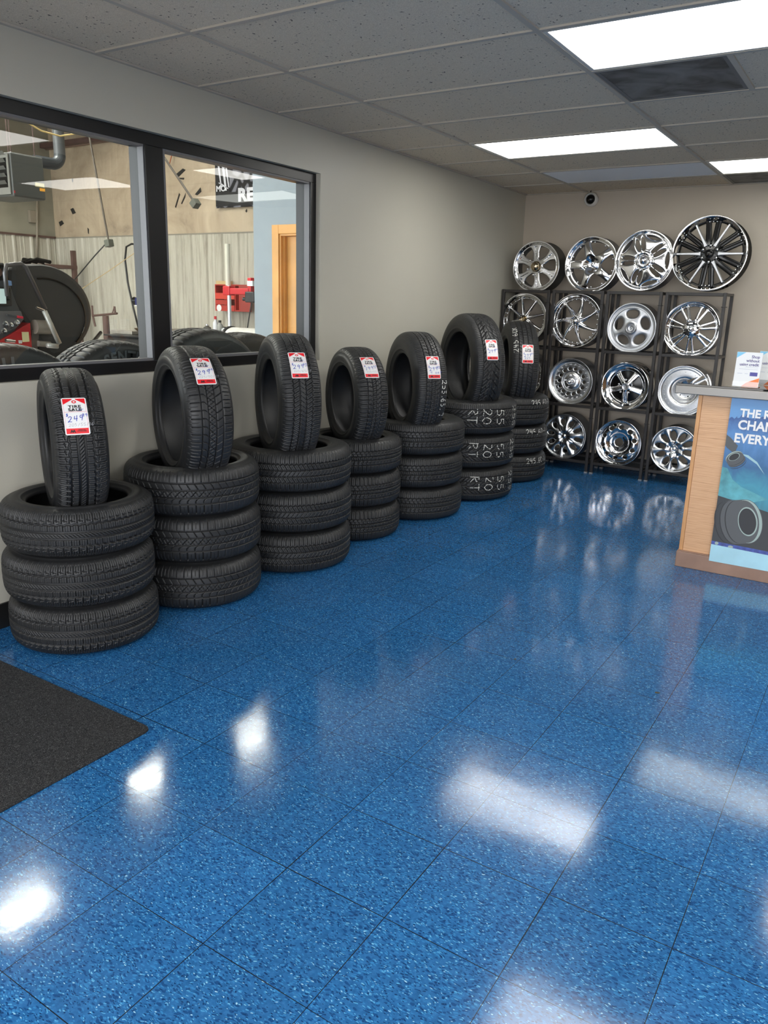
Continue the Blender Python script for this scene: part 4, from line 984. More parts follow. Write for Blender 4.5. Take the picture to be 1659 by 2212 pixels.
# brochures on the counter
def brochure(x, y, w, h, label):
    t = empty('brochure_stand', (x, y, 1.0622), (0, 0, -.04)); tag(t, label, 'brochure', 'shop without credit brochures on the counter')
    tl = .06     # lean back
    pf = lambda a, c, d: (a, c*tl+d, c)
    M_card = mat('white card', (.78,.79,.80), .4); M_ac = mat('clear acrylic', (.9,.9,.9), .05); M_ac.node_tree.nodes['Principled BSDF'].inputs['Transmission Weight'].default_value = 1
    o = MB().prism([(0, .002), (w, .002), (w, h), (0, h)], pf, .0, .003).build('card', M_card, t); fixn(o.data)
    q = MB().prism([(-.002, 0), (w+.002, 0), (w+.002, .003), (-.002, .003)], pf, -.004, .05).build('stand_base', M_ac, t); fixn(q.data)
    q = MB().prism([(-.002, .003), (w+.002, .003), (w+.002, .030), (-.002, .030)], pf, -.0045, -.0030).build('front_lip', M_ac, t); fixn(q.data)
    def pl(poly, m, l=.0006, name='printed_corner'):
        k = MB().prism(poly, pf, -l, -l+.0004).build(name, m, t); fixn(k.data)
    pl([(.0005, h-.001), (.045*w/.13, h-.001), (.0005, h-.032)], mat('print light blue', (.20,.55,.80), .4)); pl([(w-.0005, .002), (w-.0005, .052), (w-.062, .024), (w-.085, .002)], mat('print orange', (.90,.20,.03), .4))
    pl([(.050, .105), (w-.014, .105), (w-.014, .1065), (.050, .1065)], mat('print pale grey', (.55,.58,.66), .5), .0006, 'printed_line')
    pl([(.020, .094), (w-.014, .094), (w-.014, .096), (.020, .096)], mat('print pale grey', (.5,.5,.5)), .0006, 'printed_line')
    pl([(w-.050, .060), (w-.012, .060), (w-.012, .080), (w-.050, .080)], mat('print violet', (.06,.06,.30), .4), .0006, 'printed_badge')
    for (a, c) in ((.015, .04), (.052, .068)): pl([(a, .070), (c, .070), (c, .073), (a, .073)], mat('print pale grey', (.5,.5,.5)), .0006, 'printed_line')
    me = text_mesh('Shop\nwithout\nusing credit', .0205, .0004, 'RIGHT', 1.0, 1.0)
    for v in me.vertices:
        a, c = v.co.x+w-.012, v.co.y+h-.030; v.co = (a, c*tl-.0012, c)
    link('lettering', me, t, mt=mat('print indigo text', (.06,.05,.22), .4))
brochure(2.437, 2.80, .128, .184, 'white brochure card reading shop without using credit, front one on the counter')
brochure(2.520, 3.02, .128, .184, 'white brochure card standing behind the front one, only its top and side showing')

# ------------------------------------------------------------------ floor mat and litter
mt_ = MB().prism([(-1.17, -1.7), (.03-.03+0.0, -1.7), (0, -.03), (-.006, -.012), (-.02, -.003), (-.04, 0), (-1.17, 0)], lambda a, b, d: (a, b, d), 0, .008)
o = mt_.build('floor_mat', M_carpet, None, bevel=.003, loc=(1.206, -.218, 0)); fixn(o.data); tag(o, 'charcoal carpet entrance mat on the blue floor at the left edge', 'mat')
for (px, py, sz, a, lb) in ((1420, 1497, .010, .3, 'dark dry leaf scrap on the floor toward the counter'), (1113, 1424, .006, 1.0, 'tiny dark scrap on the floor in front of the rims')):
    c = at(px, py, 2, 0); q = MB().prism([(-sz, -.15*sz), (-.3*sz, -.5*sz), (.9*sz, .05*sz), (sz, .25*sz), (.1*sz, .2*sz), (-.6*sz, .5*sz)], lambda x, y, d: (x, y, d), 0, .0025).build('leaf_scrap', mat('dry leaf', (.06,.05,.02), .8), None, loc=(c[0], c[1], 0.0)); q.rotation_euler.z = a; fixn(q.data); tag(q, lb, 'leaf')

# ------------------------------------------------------------------ workshop beyond the glass
GX, GY, GH, GTOP = -8.57, 6.5, 2.30, 4.6
M_cor = mat_corrugated(); M_ins = mat_insul(); M_brown = mat('rust primer steel', (.10, .055, .045), .6, var=.2); M_conc = mat('stained concrete', (.30,.29,.27), .7, var=.25, vscale=1.5)
struct(MB().box(GX-.1, YF-.1, -.12, -.16, GY+.1, 0).build('floor', M_conc))
def corrugate(a, b, fixed, axis, name):
    pitch = .30; pr = [(0, 0), (.055, 0), (.075, .022), (.105, .022), (.125, 0), (.19, 0), (.195, .006), (.205, .006), (.21, 0), (.25, 0), (.255, .006), (.265, .006), (.27, 0)]
    pts = []; x = a
    while x < b:
        for (q, d) in pr:
            if x+q < b: pts.append((x+q, d))
        x += pitch
    pts.append((b, 0)); vs = []; 
    for (q, d) in pts:
        for z in (0, GH): vs.append((q, fixed-d, z) if axis == 'y' else (fixed+d, q, z))
    fs = [(2*i, 2*i+1, 2*i+3, 2*i+2) for i in range(len(pts)-1)]
    return struct(MB().add(vs, fs).build(name, M_cor))
corrugate(GX, -.16, GY-.03, 'y', 'wall_far'); corrugate(YF, GY-.03, GX+.03, 'x', 'wall_far_left')
struct(MB().box(GX-.1, GY, 0, -.0, GY+.1, GTOP).build('wall_far', M_ins)); struct(MB().box(GX-.1, YF, 0, GX, GY, GTOP).build('wall_far_left', mat('shade-toned grey insulation', (.30,.28,.22), .6, var=.25, vscale=1.5)))  # side wall gets less light; that shade is put into its darker colour
def tee(a, b, z0, z1, dpt, nm):   # thin girts
    return struct(MB().box(*a, z0, *b, z1).build(nm, M_brown))
struct(MB().box(GX+.03, GY-.035, GH, -.16, GY, GH+.02).build('trim_3', mat('dull flashing', (.25,.23,.19), .6))); struct(MB().box(GX, YF, GH, GX+.06, GY-.04, GH+.03).build('trim_4', M_brown))
ep = MB(); ep.box(GX, GY-.16, 3.63, -.16, GY-.01, 3.70); struct(ep.build('trim_5', M_brown))
struct(MB().box(GX-.1, YF, GTOP, .0, GY+.1, GTOP+.1).build('ceiling', mat('cream roof insulation', (.55,.47,.38), .7, var=.12)))
pu = MB()
for y in (1.0, 2.6, 4.2, 5.7): pu.box(GX, y, GTOP-.2, -.16, y+.07, GTOP)
for x in (-6.4,): pu.box(x-.09, YF, GTOP-.62, x+.09, GY-.17, GTOP-.2)
struct(pu.build('trim_6', M_brown))
struct(MB().box(GX, YF-.1, 3.6, -.0, YF, GTOP).build('wall_front', M_ins))
struct(MB().box(-.16, YF, 2.85, 0, GY, GTOP).build('wall_left', M_ins))
# blue office wall with an oak door
M_blue = mat('pale blue paint', (.30, .36, .41), .5, bump=.15, bscale=60, var=.03)
DX0, DX1, DZ = -1.77, -.86, 2.035
bw = MB(); bw.box(-2.08, 4.0, 0, DX0, 4.12, 3.0); bw.box(DX1, 4.0, 0, -.16, 4.12, 3.0); bw.box(DX0, 4.0, DZ, DX1, 4.12, 3.0); bw.box(-2.08, 4.12, 0, -1.96, GY-.05, 3.0); bw.box(-2.08, 4.0, 3.0, -.16, GY-.05, 3.05)
struct(bw.build('wall_blue', M_blue))
M_doro = mat('honey oak veneer', (.72, .36, .09), .35, var=.12, vscale=4); M_dk = mat('shaded brown jamb', (.30, .13, .04), .4, var=.1)
d = empty('door_1', (0, 0, 0)); struct(d)
cs = MB(); cw = .075
cs.box(DX0-cw, 3.984, 0, DX0+.004, 4.0, DZ+cw); cs.box(DX1-.004, 3.984, 0, DX1+cw, 4.0, DZ+cw); cs.box(DX0+.004, 3.984, DZ-.004, DX1-.004, 4.0, DZ+cw); cs.build('door_casing', M_doro, d, bevel=.004)
jb = MB(); jb.box(DX0, 4.0, 0, DX0+.02, 4.12, DZ); jb.box(DX1-.02, 4.0, 0, DX1, 4.12, DZ); jb.box(DX0+.02, 4.0, DZ-.02, DX1-.02, 4.12, DZ); jb.box(DX0+.02, 4.035, 0, DX0+.034, 4.07, DZ-.02); jb.build('door_jamb', M_doro, d)
MB().box(DX0+.022, 4.072, .01, DX1-.022, 4.112, DZ-.022).build('door_slab', M_doro, d); MB().lathe([(.01, 0), (.01, .03), (.026, .045), (.024, .065), (.001, .07)], 20, 'y', c=(DX1-.08, 4.0, 1.0)).build('door_knob', M_chrome, d, smooth=True)

# bright hanging bay lamps
for i, (x, y, lb) in enumerate([(-2.72, 1.47, 'square workshop lamp hanging nearest the shop front'), (-3.36, 3.52, 'square workshop lamp hanging in the middle of the row'), (-3.0, 4.84, 'square workshop lamp hanging nearest the far wall')]):
    t = empty('bay_lamp', (x, y, 3.98)); tag(t, lb, 'lamp', 'workshop ceiling lamps')
    MB().box(-.20, -.28, 0, .20, .28, .07).build('housing', mat('lamp housing', (.6,.6,.6), .5), t, bevel=.005)
    MB().box(-.18, -.26, -.012, .18, .26, -.001).build('diffuser', mat('bay lamp diffuser', (.9,.9,.9), .4, emis=(1, .96, .88), estr=GARAGE_STRENGTH), t)
    for s_ in (-1, 1): MB().tube([(0, s_*.2, .07), (0, s_*.2, .62)], .004, 6).build('chain', M_barrel, t)

for i, (x, y, lb) in enumerate([(-5.6, .6, 'added fill lamp out of view, high over the balancer'), (-5.6, 3.2, 'added fill lamp out of view, high in front of the far wall')]):  # fill lamps added out of view to brighten the workshop walls
    t = empty('bay_lamp', (x, y, 4.36)); tag(t, lb, 'lamp', 'workshop ceiling lamps')
    MB().box(-.20, -.62, 0, .20, .62, .07).build('housing', mat('lamp housing', (.6,.6,.6)), t, bevel=.005)
    MB().box(-.18, -.60, -.012, .18, .60, -.001).build('diffuser', mat('fill lamp diffuser', (.9,.9,.9), .4, emis=(1, .96, .88), estr=GARAGE_FILL*.45), t)
    for s_ in (-1, 1): MB().tube([(0, s_*.4, .07), (0, s_*.4, .24)], .004, 6).build('chain', M_barrel, t)

# tires stored upright inside the workshop along the window
M_rub2 = M_rub
def circ(p1, p2, p3):
    (x1, y1), (x2, y2), (x3, y3) = p1, p2, p3
    a = 2*(x2-x1); b = 2*(y2-y1); c = x2*x2+y2*y2-x1*x1-y1*y1; d = 2*(x3-x1); e = 2*(y3-y1); f = x3*x3+y3*y3-x1*x1-y1*y1
    x = (c*e-b*f)/(a*e-b*d); y = (a*f-c*d)/(a*e-b*d); return x, y, math.hypot(x-x1, y-y1)
GT = [(-.34, .285, 1.222, 'tire in the workshop seen through the glass, leftmost behind the left pane', 'COU'), (-.72, 1.21, 1.196, 'tire in the workshop behind the left pane, next to the mullion', 'SENTU'), (-.34, 1.56, 1.274, 'tire in the workshop seen through the glass, behind the right pane', None), (-.72, 2.34, 1.222, 'tire in the workshop seen through the glass, rightmost and mostly hidden', None)]
g8 = tire_mesh(8); ZBT = .23
for (x, y, zt, lb, tx) in GT:
    R8 = (zt-ZBT)/2; k8 = R8/SPEC[8][0]; o = link('tire', g8, None, (x, y, ZBT+R8), (0, PI/2, 0)); o.scale = (k8, k8, .95); tag(o, lb, 'tire', 'tires stored upright in the workshop behind the window')
    if tx:
        me = text_mesh(tx, .085, .003, 'CENTER', 1.15)
        for v in me.vertices:
            rr = .365+v.co.y; th = PI/2-v.co.x/.40+(.0 if tx != 'COU' else .25)
            v.co = (-rr*math.sin(th), -rr*math.cos(th)*-1.0, .1515)
        link('lettering', me, o, mt=mat('raised rubber lettering', (.10,.11,.12), .5))
# low shelf that carries them
t = empty('storage_bench', (-.56, 1.2, 0)); tag(t, 'low steel bench in the workshop carrying the upright tires', 'bench')
MB().box(-.37, -1.6, ZBT-.05, .39, 1.8, ZBT).build('bench_top', M_brown, t)
for sx in (-.33, .35):
    for sy in (-1.5, .2, 1.7): MB().box(sx-.02, sy-.02, 0, sx+.02, sy+.02, ZBT-.05).build('leg', M_brown, t)

# wheel balancer
bx = -1.75
t = empty('wheel_balancer', (bx, 1.1, 0)); tag(t, 'wheel balancing machine with dark rounded hood and red body seen through the left pane', 'machine')
def L_(p, ref=(bx, 1.1, 0)): return (p[0]-ref[0], p[1]-ref[1], p[2]-ref[2])
def A(px, py, X=bx): return L_(at(px, py, 0, X))
M_hood = mat('dark grey plastic hood', (.040, .042, .044), .55, var=.08); M_con = mat('slate console plastic', (.075, .085, .095), .45); M_redm = mat('machine red', (.55, .012, .02), .35); M_beige = mat('worn steel beige', (.36,.33,.29), .45, .4, var=.15)
hc = at(62, 672, 0, bx-.25); hy_, hz_ = abs(at(165, 672, 0, bx-.25)[1]-hc[1]), abs(at(62, 571, 0, bx-.25)[2]-hc[2])
prof = []
for k in range(33):
    a = PI*.5-PI*1.02*k/32*.95; 
    prof.append((hc[1]-1.1+hy_*math.cos(a), hc[2]+hz_*math.sin(a)*1.0))
prof.append((hc[1]-1.1, hc[2]-hz_*.95)); prof.append((hc[1]-1.1-.25, hc[2]+hz_*.2)); prof.append((hc[1]-1.1-.22, hc[2]+hz_*.95))
hd = MB().prism(prof, lambda a, b, d: (d, a, b), -.42, -.06).build('hood', M_hood, t, bevel=.035); fixn(hd.data)
arc = [(.0-.05, hc[1]-1.1+hy_*.80*math.cos(a), hc[2]-.03+hz_*.80*math.sin(a)) for a in np.linspace(PI*.55, -PI*.25, 26)]
MB().tube(arc, .006, 8).build('hood_rim', M_gblack, t)
MB().tube([A(16, 640, bx+.05), A(10, 590, bx+.05), A(14, 573, bx+.05), A(46, 570, bx+.05), A(56, 578, bx+.05), A(98, 668, bx+.05)], .014, 12).build('guard_bar', mat('grey steel bar', (.16,.16,.17), .35, .7), t, smooth=True)
MB().tube([A(96, 672, bx+.08), A(128, 742, bx+.08), A(124, 748, bx+.08), A(102, 746, bx+.08)], .017, 10).build('guard_arm', mat('white guard arm', (.55,.55,.52), .4, .4), t, smooth=True)
MB().tube([A(78, 664, bx+.08), A(96, 671, bx+.08)], .009, 8).build('clamp', M_chrome, t)
def panel(name, pts, d0, d1, m, bev=.004):
    q = [at(a, b, 0, bx+d0) for a, b in pts]
    o = MB().prism([(v[1]-1.1, v[2]) for v in q], lambda a, b, d: (d, a, b), d0-.001, d1).build(name, m, t, bevel=bev); fixn(o.data); return o
panel('console_body', [(-30, 566), (8, 568), (30, 640), (36, 655), (52, 690), (20, 728), (-30, 745)], -.02, -.30, M_con)
panel('console_top', [(-30, 570), (8, 572), (20, 605), (-30, 608)], .0, -.02, M_gblack)
panel('tray', [(-30, 672), (46, 672), (52, 690), (36, 708), (-30, 735)], .01, -.02, mat('grey tray', (.14,.14,.15), .4))
panel('monitor', [(-30, 617), (24, 621), (27, 661), (-30, 661)], .03, -.01, mat('monitor bezel', (.03,.03,.03), .3))
panel('screen', [(-30, 622), (12, 624), (14, 656), (-30, 656)], .034, .030, mat('lcd screen', (.30,.38,.38), .2, emis=(.6,.75,.72), estr=.5), 0)
for k, py in enumerate((629, 638, 647)):
    c = A(17, py, bx+.03); MB().lathe([(.007, 0), (.006, .012), (.001, .013)], 12, 'x', c=c).build('knob', M_gblack, t)
for k, (px, py) in enumerate(((8, 700), (20, 703), (33, 697), (5, 715))):
    c = A(px, py, bx+.01); MB().lathe([(.020, 0), (.020, .02), (.012, .022), (.012, .012), (.001, .012)], 16, 'x', c=c).build('wheel_cone', M_chrome, t, smooth=False)
MB().tube([A(15, 680, bx+.03), A(36, 684, bx+.03)], .006, 8).build('marker_pen', M_con, t); MB().tube([A(36, 684, bx+.03), A(49, 686, bx+.03)], .008, 8).build('marker_pen', mat('red pen tip', (.8,.03,.08), .4), t)
panel('red_body', [(22, 723), (52, 704), (66, 697), (70, 755), (68, 800), (-40, 800), (-40, 760)], .0, -.28, M_redm)
panel('warning_label', [(47, 717), (62, 717), (64, 738), (49, 739)], .004, .002, mat('yellow warning label', (.85,.80,.45), .5), 0); panel('warning_label', [(40, 735), (48, 735), (48, 742), (41, 742)], .004, .002, M_paper, 0)
panel('blue_sticker', [(17, 605), (25, 607), (26, 617), (18, 617)], .036, .034, mat('blue white sticker', (.25,.45,.85), .4), 0)
panel('red_badge', [(-30, 578), (2, 580), (6, 590), (2, 597), (-30, 597)], .006, .002, mat('dark badge', (.10,.05,.04), .4), 0)
MB().tube([A(74, 706, bx), A(108, 707, bx)], .047, 24).build('spindle_housing', M_beige, t, auto=.8)
MB().tube([A(82, 742, bx), A(108, 744, bx)], .020, 16).build('lower_tube', M_beige, t, auto=.8)
panel('support_arm', [(70, 712), (86, 706), (84, 735), (76, 800), (62, 800)], -.01, -.10, mat('brown support casting', (.13,.11,.10), .5, .3)); panel('base_casting', [(84, 742), (150, 742), (160, 800), (76, 800)], -.06, -.35, mat('black casting', (.02,.02,.02), .5))
MB().tube([(0-.1, 0, .9), (-.1, 0, .0)], .18, 20).build('pedestal', M_redm, t, auto=.8)
MB().tube([A(12, 735, bx+.06), A(32, 737, bx+.06)], .011, 10).build('release_lever', M_chrome, t)

# gas unit heater and its flue
t = empty('unit_heater', (0, 0, 0)); tag(t, 'grey gas unit heater hanging in the workshop, upper left behind the glass', 'heater')
X = -4.0; h0 = at(22, 327, 0, X); h1_ = at(92, 330, 0, X); hb = at(25, 428, 0, X)
t.location = (X, (h0[1]+h1_[1])/2, hb[2]); hx2 = (h1_[1]-h0[1])/2; hh = h0[2]-hb[2]
M_heat = mat('heater grey paint', (.055, .057, .052), .45, var=.05)
MB().box(-.55, -hx2, .02, 0, hx2, hh).build('cabinet', M_heat, t, bevel=.015)
fl = MB(); fl.box(-.52, -hx2-.012, .04, -.03, -hx2-.002, hh-.02); fl.build('front_grille', mat('pale heater face', (.17,.17,.155), .4), t)
for k in range(5):
    z = .06+.17*hh+k*(hh*.78/5); MB().add([(-.48, -hx2-.014, z), (-.07, -hx2-.014, z), (-.07, -hx2-.035, z+.03), (-.48, -hx2-.035, z+.03)], [(0,1,2,3),(3,2,1,0)]).build('louver', mat('pale heater face', (.3,.3,.3)), t)
MB().box(-.49, -hx2-.0135, .10, -.06, -hx2-.0125, hh-.05).build('grille_opening', M_gblack, t)
MB().box(.001, hx2*.35, hh*.33, .003, hx2*.93, hh*.42).build('label_sticker', mat('pale yellow label', (.62,.58,.35), .5), t); MB().box(.001, hx2*.62, hh*.245, .003, hx2*.95, hh*.31).build('label_sticker', mat('orange label', (.85,.40,.04), .5), t)
MB().box(.002, -hx2*.98, .05, .004, -hx2*.93, .07).build('label_sticker', M_redm, t)
for sx in (-.45, -.08):
    for sy in (-.8, .8): MB().tube([(sx, sy*hx2, hh), (sx, sy*hx2, GTOP-.0-hb[2])], .006, 6).build('hanger_rod', M_brown, t)
DXp = -5.2
p1, p2, p3, p4 = at(95, 351, 0, DXp), at(112, 352, 0, DXp), at(126, 338, 0, DXp), at(125, 262, 0, DXp)
M_duct = mat('dull galvanised flue', (.035, .04, .045), .45, .3, var=.2, vscale=6)
fp = empty('flue_pipe', tuple(p1)); tag(fp, 'dark segmented flue pipe bending upward beside the unit heater', 'pipe')
el = [Vector((0, -.12, 0)), Vector((0, 0, 0))]
R1 = p3[1]-p2[1]+.02
for k in range(1, 8):
    a = PI/2*k/7; el.append(Vector((0, (p2[1]-p1[1])+R1*math.sin(a), R1*(1-math.cos(a)))))
vtop = Vector((0, el[-1].y, 1.6)); rad_ = abs(at(135, 320, 0, DXp)[1]-at(114, 320, 0, DXp)[1])/2
MB().tube(el, rad_, 20).build('elbow', M_duct, fp, auto=.3); MB().tube([el[-1], vtop], rad_*.98, 20).build('riser', mat('lighter galvanised flue', (.09,.095,.10), .45, .4, var=.15, vscale=5), fp, auto=.5)

# drop lights, cables, ropes and pipes
def line_obj(name, pts, r, m, label, cat, n=8, smooth=False):
    o = MB().tube([Vector(p)-Vector(pts[0]) for p in pts], r, n).build(name, m, None, smooth=True, loc=tuple(pts[0])); tag(o, label, cat); return o
def drop(pa, pb, Y, lb, sz=.07):
    a, b = at(*pa, 1, Y), at(*pb, 1, Y); a = b+(a-b)*(GTOP-b[2])/(a[2]-b[2]); t = empty('drop_pole', tuple(b)); tag(t, lb, 'fixture')
    MB().tube([Vector(a-b), (0, 0, 0)], .012, 8).build('pole', mat('dull pole paint', (.075,.06,.045), .6, var=.1), t)
    d_ = Vector(a-b).normalized(); q = MB().box(-sz/2, -.04, -sz/2, sz/2, .04, sz/2).build('outlet_box', mat('grey outlet box', (.10,.105,.085), .5), t, bevel=.004); q.rotation_euler = (0, math.atan2(d_.x, d_.z), 0); q.location = -d_*sz*.5
    return a, b
a0 = at(187, 270, 1, 5); a1, b1 = drop((187, 262), (234, 518), 5.0, 'long slanted pole with a small box hanging behind the left pane', .085)
drop((340, 318), (418, 434), 4.5, 'short slanted pole with a square box hanging behind the right pane', .075)
line_obj('cable', [at(228, 527, 1, 5), at(205, 552, 1, 5), at(148, 620, 1, 4.8)], .008, M_black, 'black cable slanting down from the pole box to the balancer', 'cable')
line_obj('rope', [at(350, 506, 1, 5.2), at(300, 540, 1, 5.1), at(240, 582, 1, 5.0), at(150, 642, 1, 4.9)], .005, mat('tan rope', (.45,.33,.16), .8), 'thin tan cord slanting down across the corrugated wall', 'rope')
line_obj('rope', [np.array([-3.5, at(30, 258, 0, -3.5)[1]-.1, GTOP-.01]), at(30, 258, 0, -3.5), at(55, 262, 0, -3.5), at(90, 283, 0, -3.5), at(130, 294, 0, -3.5), at(168, 288, 0, -3.5)], .007, mat('yellow rope', (.70,.52,.20), .7), 'pale yellow cord looped under the workshop roof beam', 'rope')
line_obj('hose', [at(348, 528, 1, 5.9), at(318, 528, 1, 5.9), at(284, 527, 1, 5.9), at(273, 533, 1, 5.9), at(270, 560, 1, 5.9), at(276, 610, 1, 5.9), at(288, 665, 1, 5.9), at(300, 712, 1, 5.9)], .014, M_black, 'black hose arching from the wall pipe down to the bench', 'hose')
line_obj('pipe', [at(311, 300, 1, 6.43), at(315, 400, 1, 6.43), at(322, 558, 1, 6.43)], .020, M_brown, 'brown vertical pipe on the far wall at the left pane edge', 'pipe', 10)
line_obj('pipe', [at(322, 300, 1, 6.43), at(327, 400, 1, 6.43), at(332, 525, 1, 6.43)], .016, M_brown, 'second thinner brown vertical pipe beside the mullion', 'pipe', 10)
line_obj('pipe', [at(88, 322, 1, 6.45), at(150, 314, 1, 6.45), at(260, 298, 1, 6.45), at(330, 290, 1, 6.45)], .030, mat('brown conduit', (.20,.13,.10), .55), 'brown pipe running level near the workshop roof', 'pipe', 10)
line_obj('conduit', [at(80, 430, 0, -8.5), at(80, 520, 0, -8.5), at(80, 560, 0, -8.5)], .016, mat('tan conduit', (.26,.22,.17), .6), 'thin vertical conduit on the shaded side wall', 'conduit')
c = at(70, 468, 0, -8.53); o = MB().box(-.03, -.06, -.09, .03, .06, .09).build('junction_box', mat('tan conduit', (.3,.3,.3)), None, bevel=.006, loc=tuple(c)); tag(o, 'small grey switch box hanging on the shaded side wall', 'box')
line_obj('cord', [at(366, 355, 1, 6.44), at(372, 330, 1, 6.44), np.array([*at(376, 318, 1, 6.44)[:2], GTOP])], .006, mat('red cord', (.45,.10,.03), .6), 'thin reddish cord at the upper left of the right pane', 'cord')

# banner on the far wall
BY = GY-.05
def bn(px, py): q = at(px, py, 1, BY); return q[0], q[2]
t = empty('tire_banner', (0, BY, 0)); tag(t, 'black and white tire banner reading REC on the far wall', 'banner')
x0b, zt = bn(464, 335); x1b, zb = bn(468, 450); x2b = bn(560, 440)[0]+.35; zt += .45; t.location = (x0b, BY, zb)
def bp_(name, poly, l, m): o = MB().prism([(a-x0b, c-zb) for a, c in poly], lambda a, c, d: (a, d, c), -l, -l+.003).build(name, m, t); fixn(o.data); return o
def ban_mat():
    m = bpy.data.materials.new('printed tread picture'); m.use_nodes = True; nt = m.node_tree; L = nt.links.new; b = nt.nodes['Principled BSDF']; tc = N(nt, 'ShaderNodeTexCoord')
    v = N(nt, 'ShaderNodeTexVoronoi', feature='DISTANCE_TO_EDGE', i_Scale=6.0); L(tc.outputs['Object'], v.inputs['Vector'])
    r = ramp(nt, v.outputs['Distance'], [(.02, (.012, .012, .014)), (.10, (.025, .025, .03)), (.14, (.20, .20, .23)), (.5, (.30, .30, .34))]); L(r.outputs[0], b.inputs['Base Color']); b.inputs['Roughness'].default_value = .35
    return m
bp_('banner_sheet', [(x0b, zb), (x2b, zb), (x2b, zt), (x0b, zt)], 0, ban_mat())
xm = bn(496, 400)[0]; zc = bn(468, 417)[1]; M_wp = mat('banner white', (.70,.70,.75), .4); M_bk = mat('banner black', (.02,.02,.022), .4)
bp_('black_band', [(x0b, zb+.02), (x2b, zb+.02), (x2b, zc), (x0b, zc)], .004, M_bk); bp_('black_panel', [(x0b, zc), (xm, zc), (xm, zt), (x0b, zt)], .004, M_bk)
for (q0, q1, w2) in (((470, 350), (478, 408), .03), ((478, 345), (487, 412), .05), ((486, 352), (494, 405), .03), ((472, 395), (492, 408), .04)):
    a, b2 = bn(*q0), bn(*q1); bp_('white_streak', [(a[0], a[1]), (a[0]+w2, a[1]), (b2[0]+w2*.6, b2[1]), (b2[0], b2[1])], .008, M_wp)
me = text_mesh('RECON', .215, .012, 'LEFT', 1.05, 1.15, .001); xa, za = bn(515, 434)
for v in me.vertices: v.co = (v.co.x+xa-x0b, -.008-v.co.z, v.co.y+za-zb)
link('lettering', me, t, mt=M_wp)
me = text_mesh('MO', .10, .003, 'LEFT', 1.0, 1.1, .001); xa, za = bn(468, 414)
for v in me.vertices: v.co = (v.co.x+xa-x0b, -.010-v.co.z, v.co.y+za-zb)
link('lettering', me, t, mt=M_wp)
# torn patches in the insulation
for i, pl in enumerate([[(152, 452), (158, 449), (164, 460), (157, 463)], [(127, 480), (134, 476), (138, 483), (130, 489)], [(155, 386), (158, 386), (158, 393), (156, 394)], [(378, 378), (395, 364), (401, 367), (384, 384)], [(385, 384), (398, 384), (397, 388), (388, 387)], [(421, 420), (433, 405), (435, 414), (426, 422)], [(378, 447), (387, 417), (389, 420), (380, 449)], [(391, 440), (401, 417), (400, 426), (393, 441)], [(530, 456), (533, 451), (534, 457), (532, 459)], [(189, 492), (192, 495), (192, 506), (190, 503)]]):
    q = [at(a, b, 1, GY-.004) for a, b in pl]; c = q[0]
    o = MB().prism([(v[0]-c[0], v[2]-c[2]) for v in q], lambda a, b, d: (a, d, b), -.004, .0).build('insulation_tear', mat('dark void', (.02,.018,.015), .9), None, loc=(c[0], GY-.002, c[2])); fixn(o.data); o['kind'] = 'structure'
# red parts cabinet on the far wall, with the box on it
CB = 6.28
def cb(px, py): q = at(px, py, 1, CB); return q[0], q[2]
xA, zA = cb(464, 614); xB, zB = cb(541, 674); xM = cb(518, 650)[0]
t = empty('parts_cabinet', (xA, CB, zB)); tag(t, 'red wall cabinet with small compartments and an open door on the corrugated wall', 'cabinet'); cwid, chei = xM-xA, zA-zB; DD = GY-.055-CB
fb = MB(); e_ = .015
fb.box(0, 0, 0, e_, DD, chei); fb.box(cwid-e_, 0, 0, cwid, DD, chei); fb.box(e_, 0, 0, cwid-e_, DD, e_); fb.box(e_, 0, chei-e_, cwid-e_, DD, chei); fb.box(e_, DD-.01, e_, cwid-e_, DD, chei-e_); fb.box(e_, 0, chei*.66, cwid*.8, DD-.01, chei*.68); fb.box(cwid*.8, 0, e_, cwid*.83, DD-.01, chei-e_)
M_cab = mat('cabinet red', (.42,.03,.02), .45, var=.12); fb.build('case', M_cab, t)
MB().box(e_, -.01, chei*.45, cwid*.8, .0, chei*.66).build('bin_rail', mat('bright cabinet red', (.60,.05,.03), .4), t); MB().box(e_, -.01, chei*.24, cwid*.6, .0, chei*.42).build('bin_rail', M_cab, t); MB().box(e_, -.01, 0, cwid*.8, .0, chei*.22).build('bin_rail', M_cab, t)
MB().box(cwid+.002, .0, 0, (xB-xA), .02, chei).build('door', mat('faded cabinet door', (.32,.04,.03), .5, var=.1), t)
MB().lathe([(.045, -.002), (.045, -.001)], 24, 'y', c=(cwid*.18, -.012, chei*.11)).build('round_sticker', M_paper, t)
q0 = cb(465, 606); o = MB().box(0, 0, 0, cb(488, 606)[0]-q0[0], .12, q0[1]-zA-.002).build('cardboard_box', mat('cardboard', (.55,.40,.20), .8), None, loc=(xA, CB+.02, zA)); tag(o, 'small cardboard box on top of the red wall cabinet', 'box')

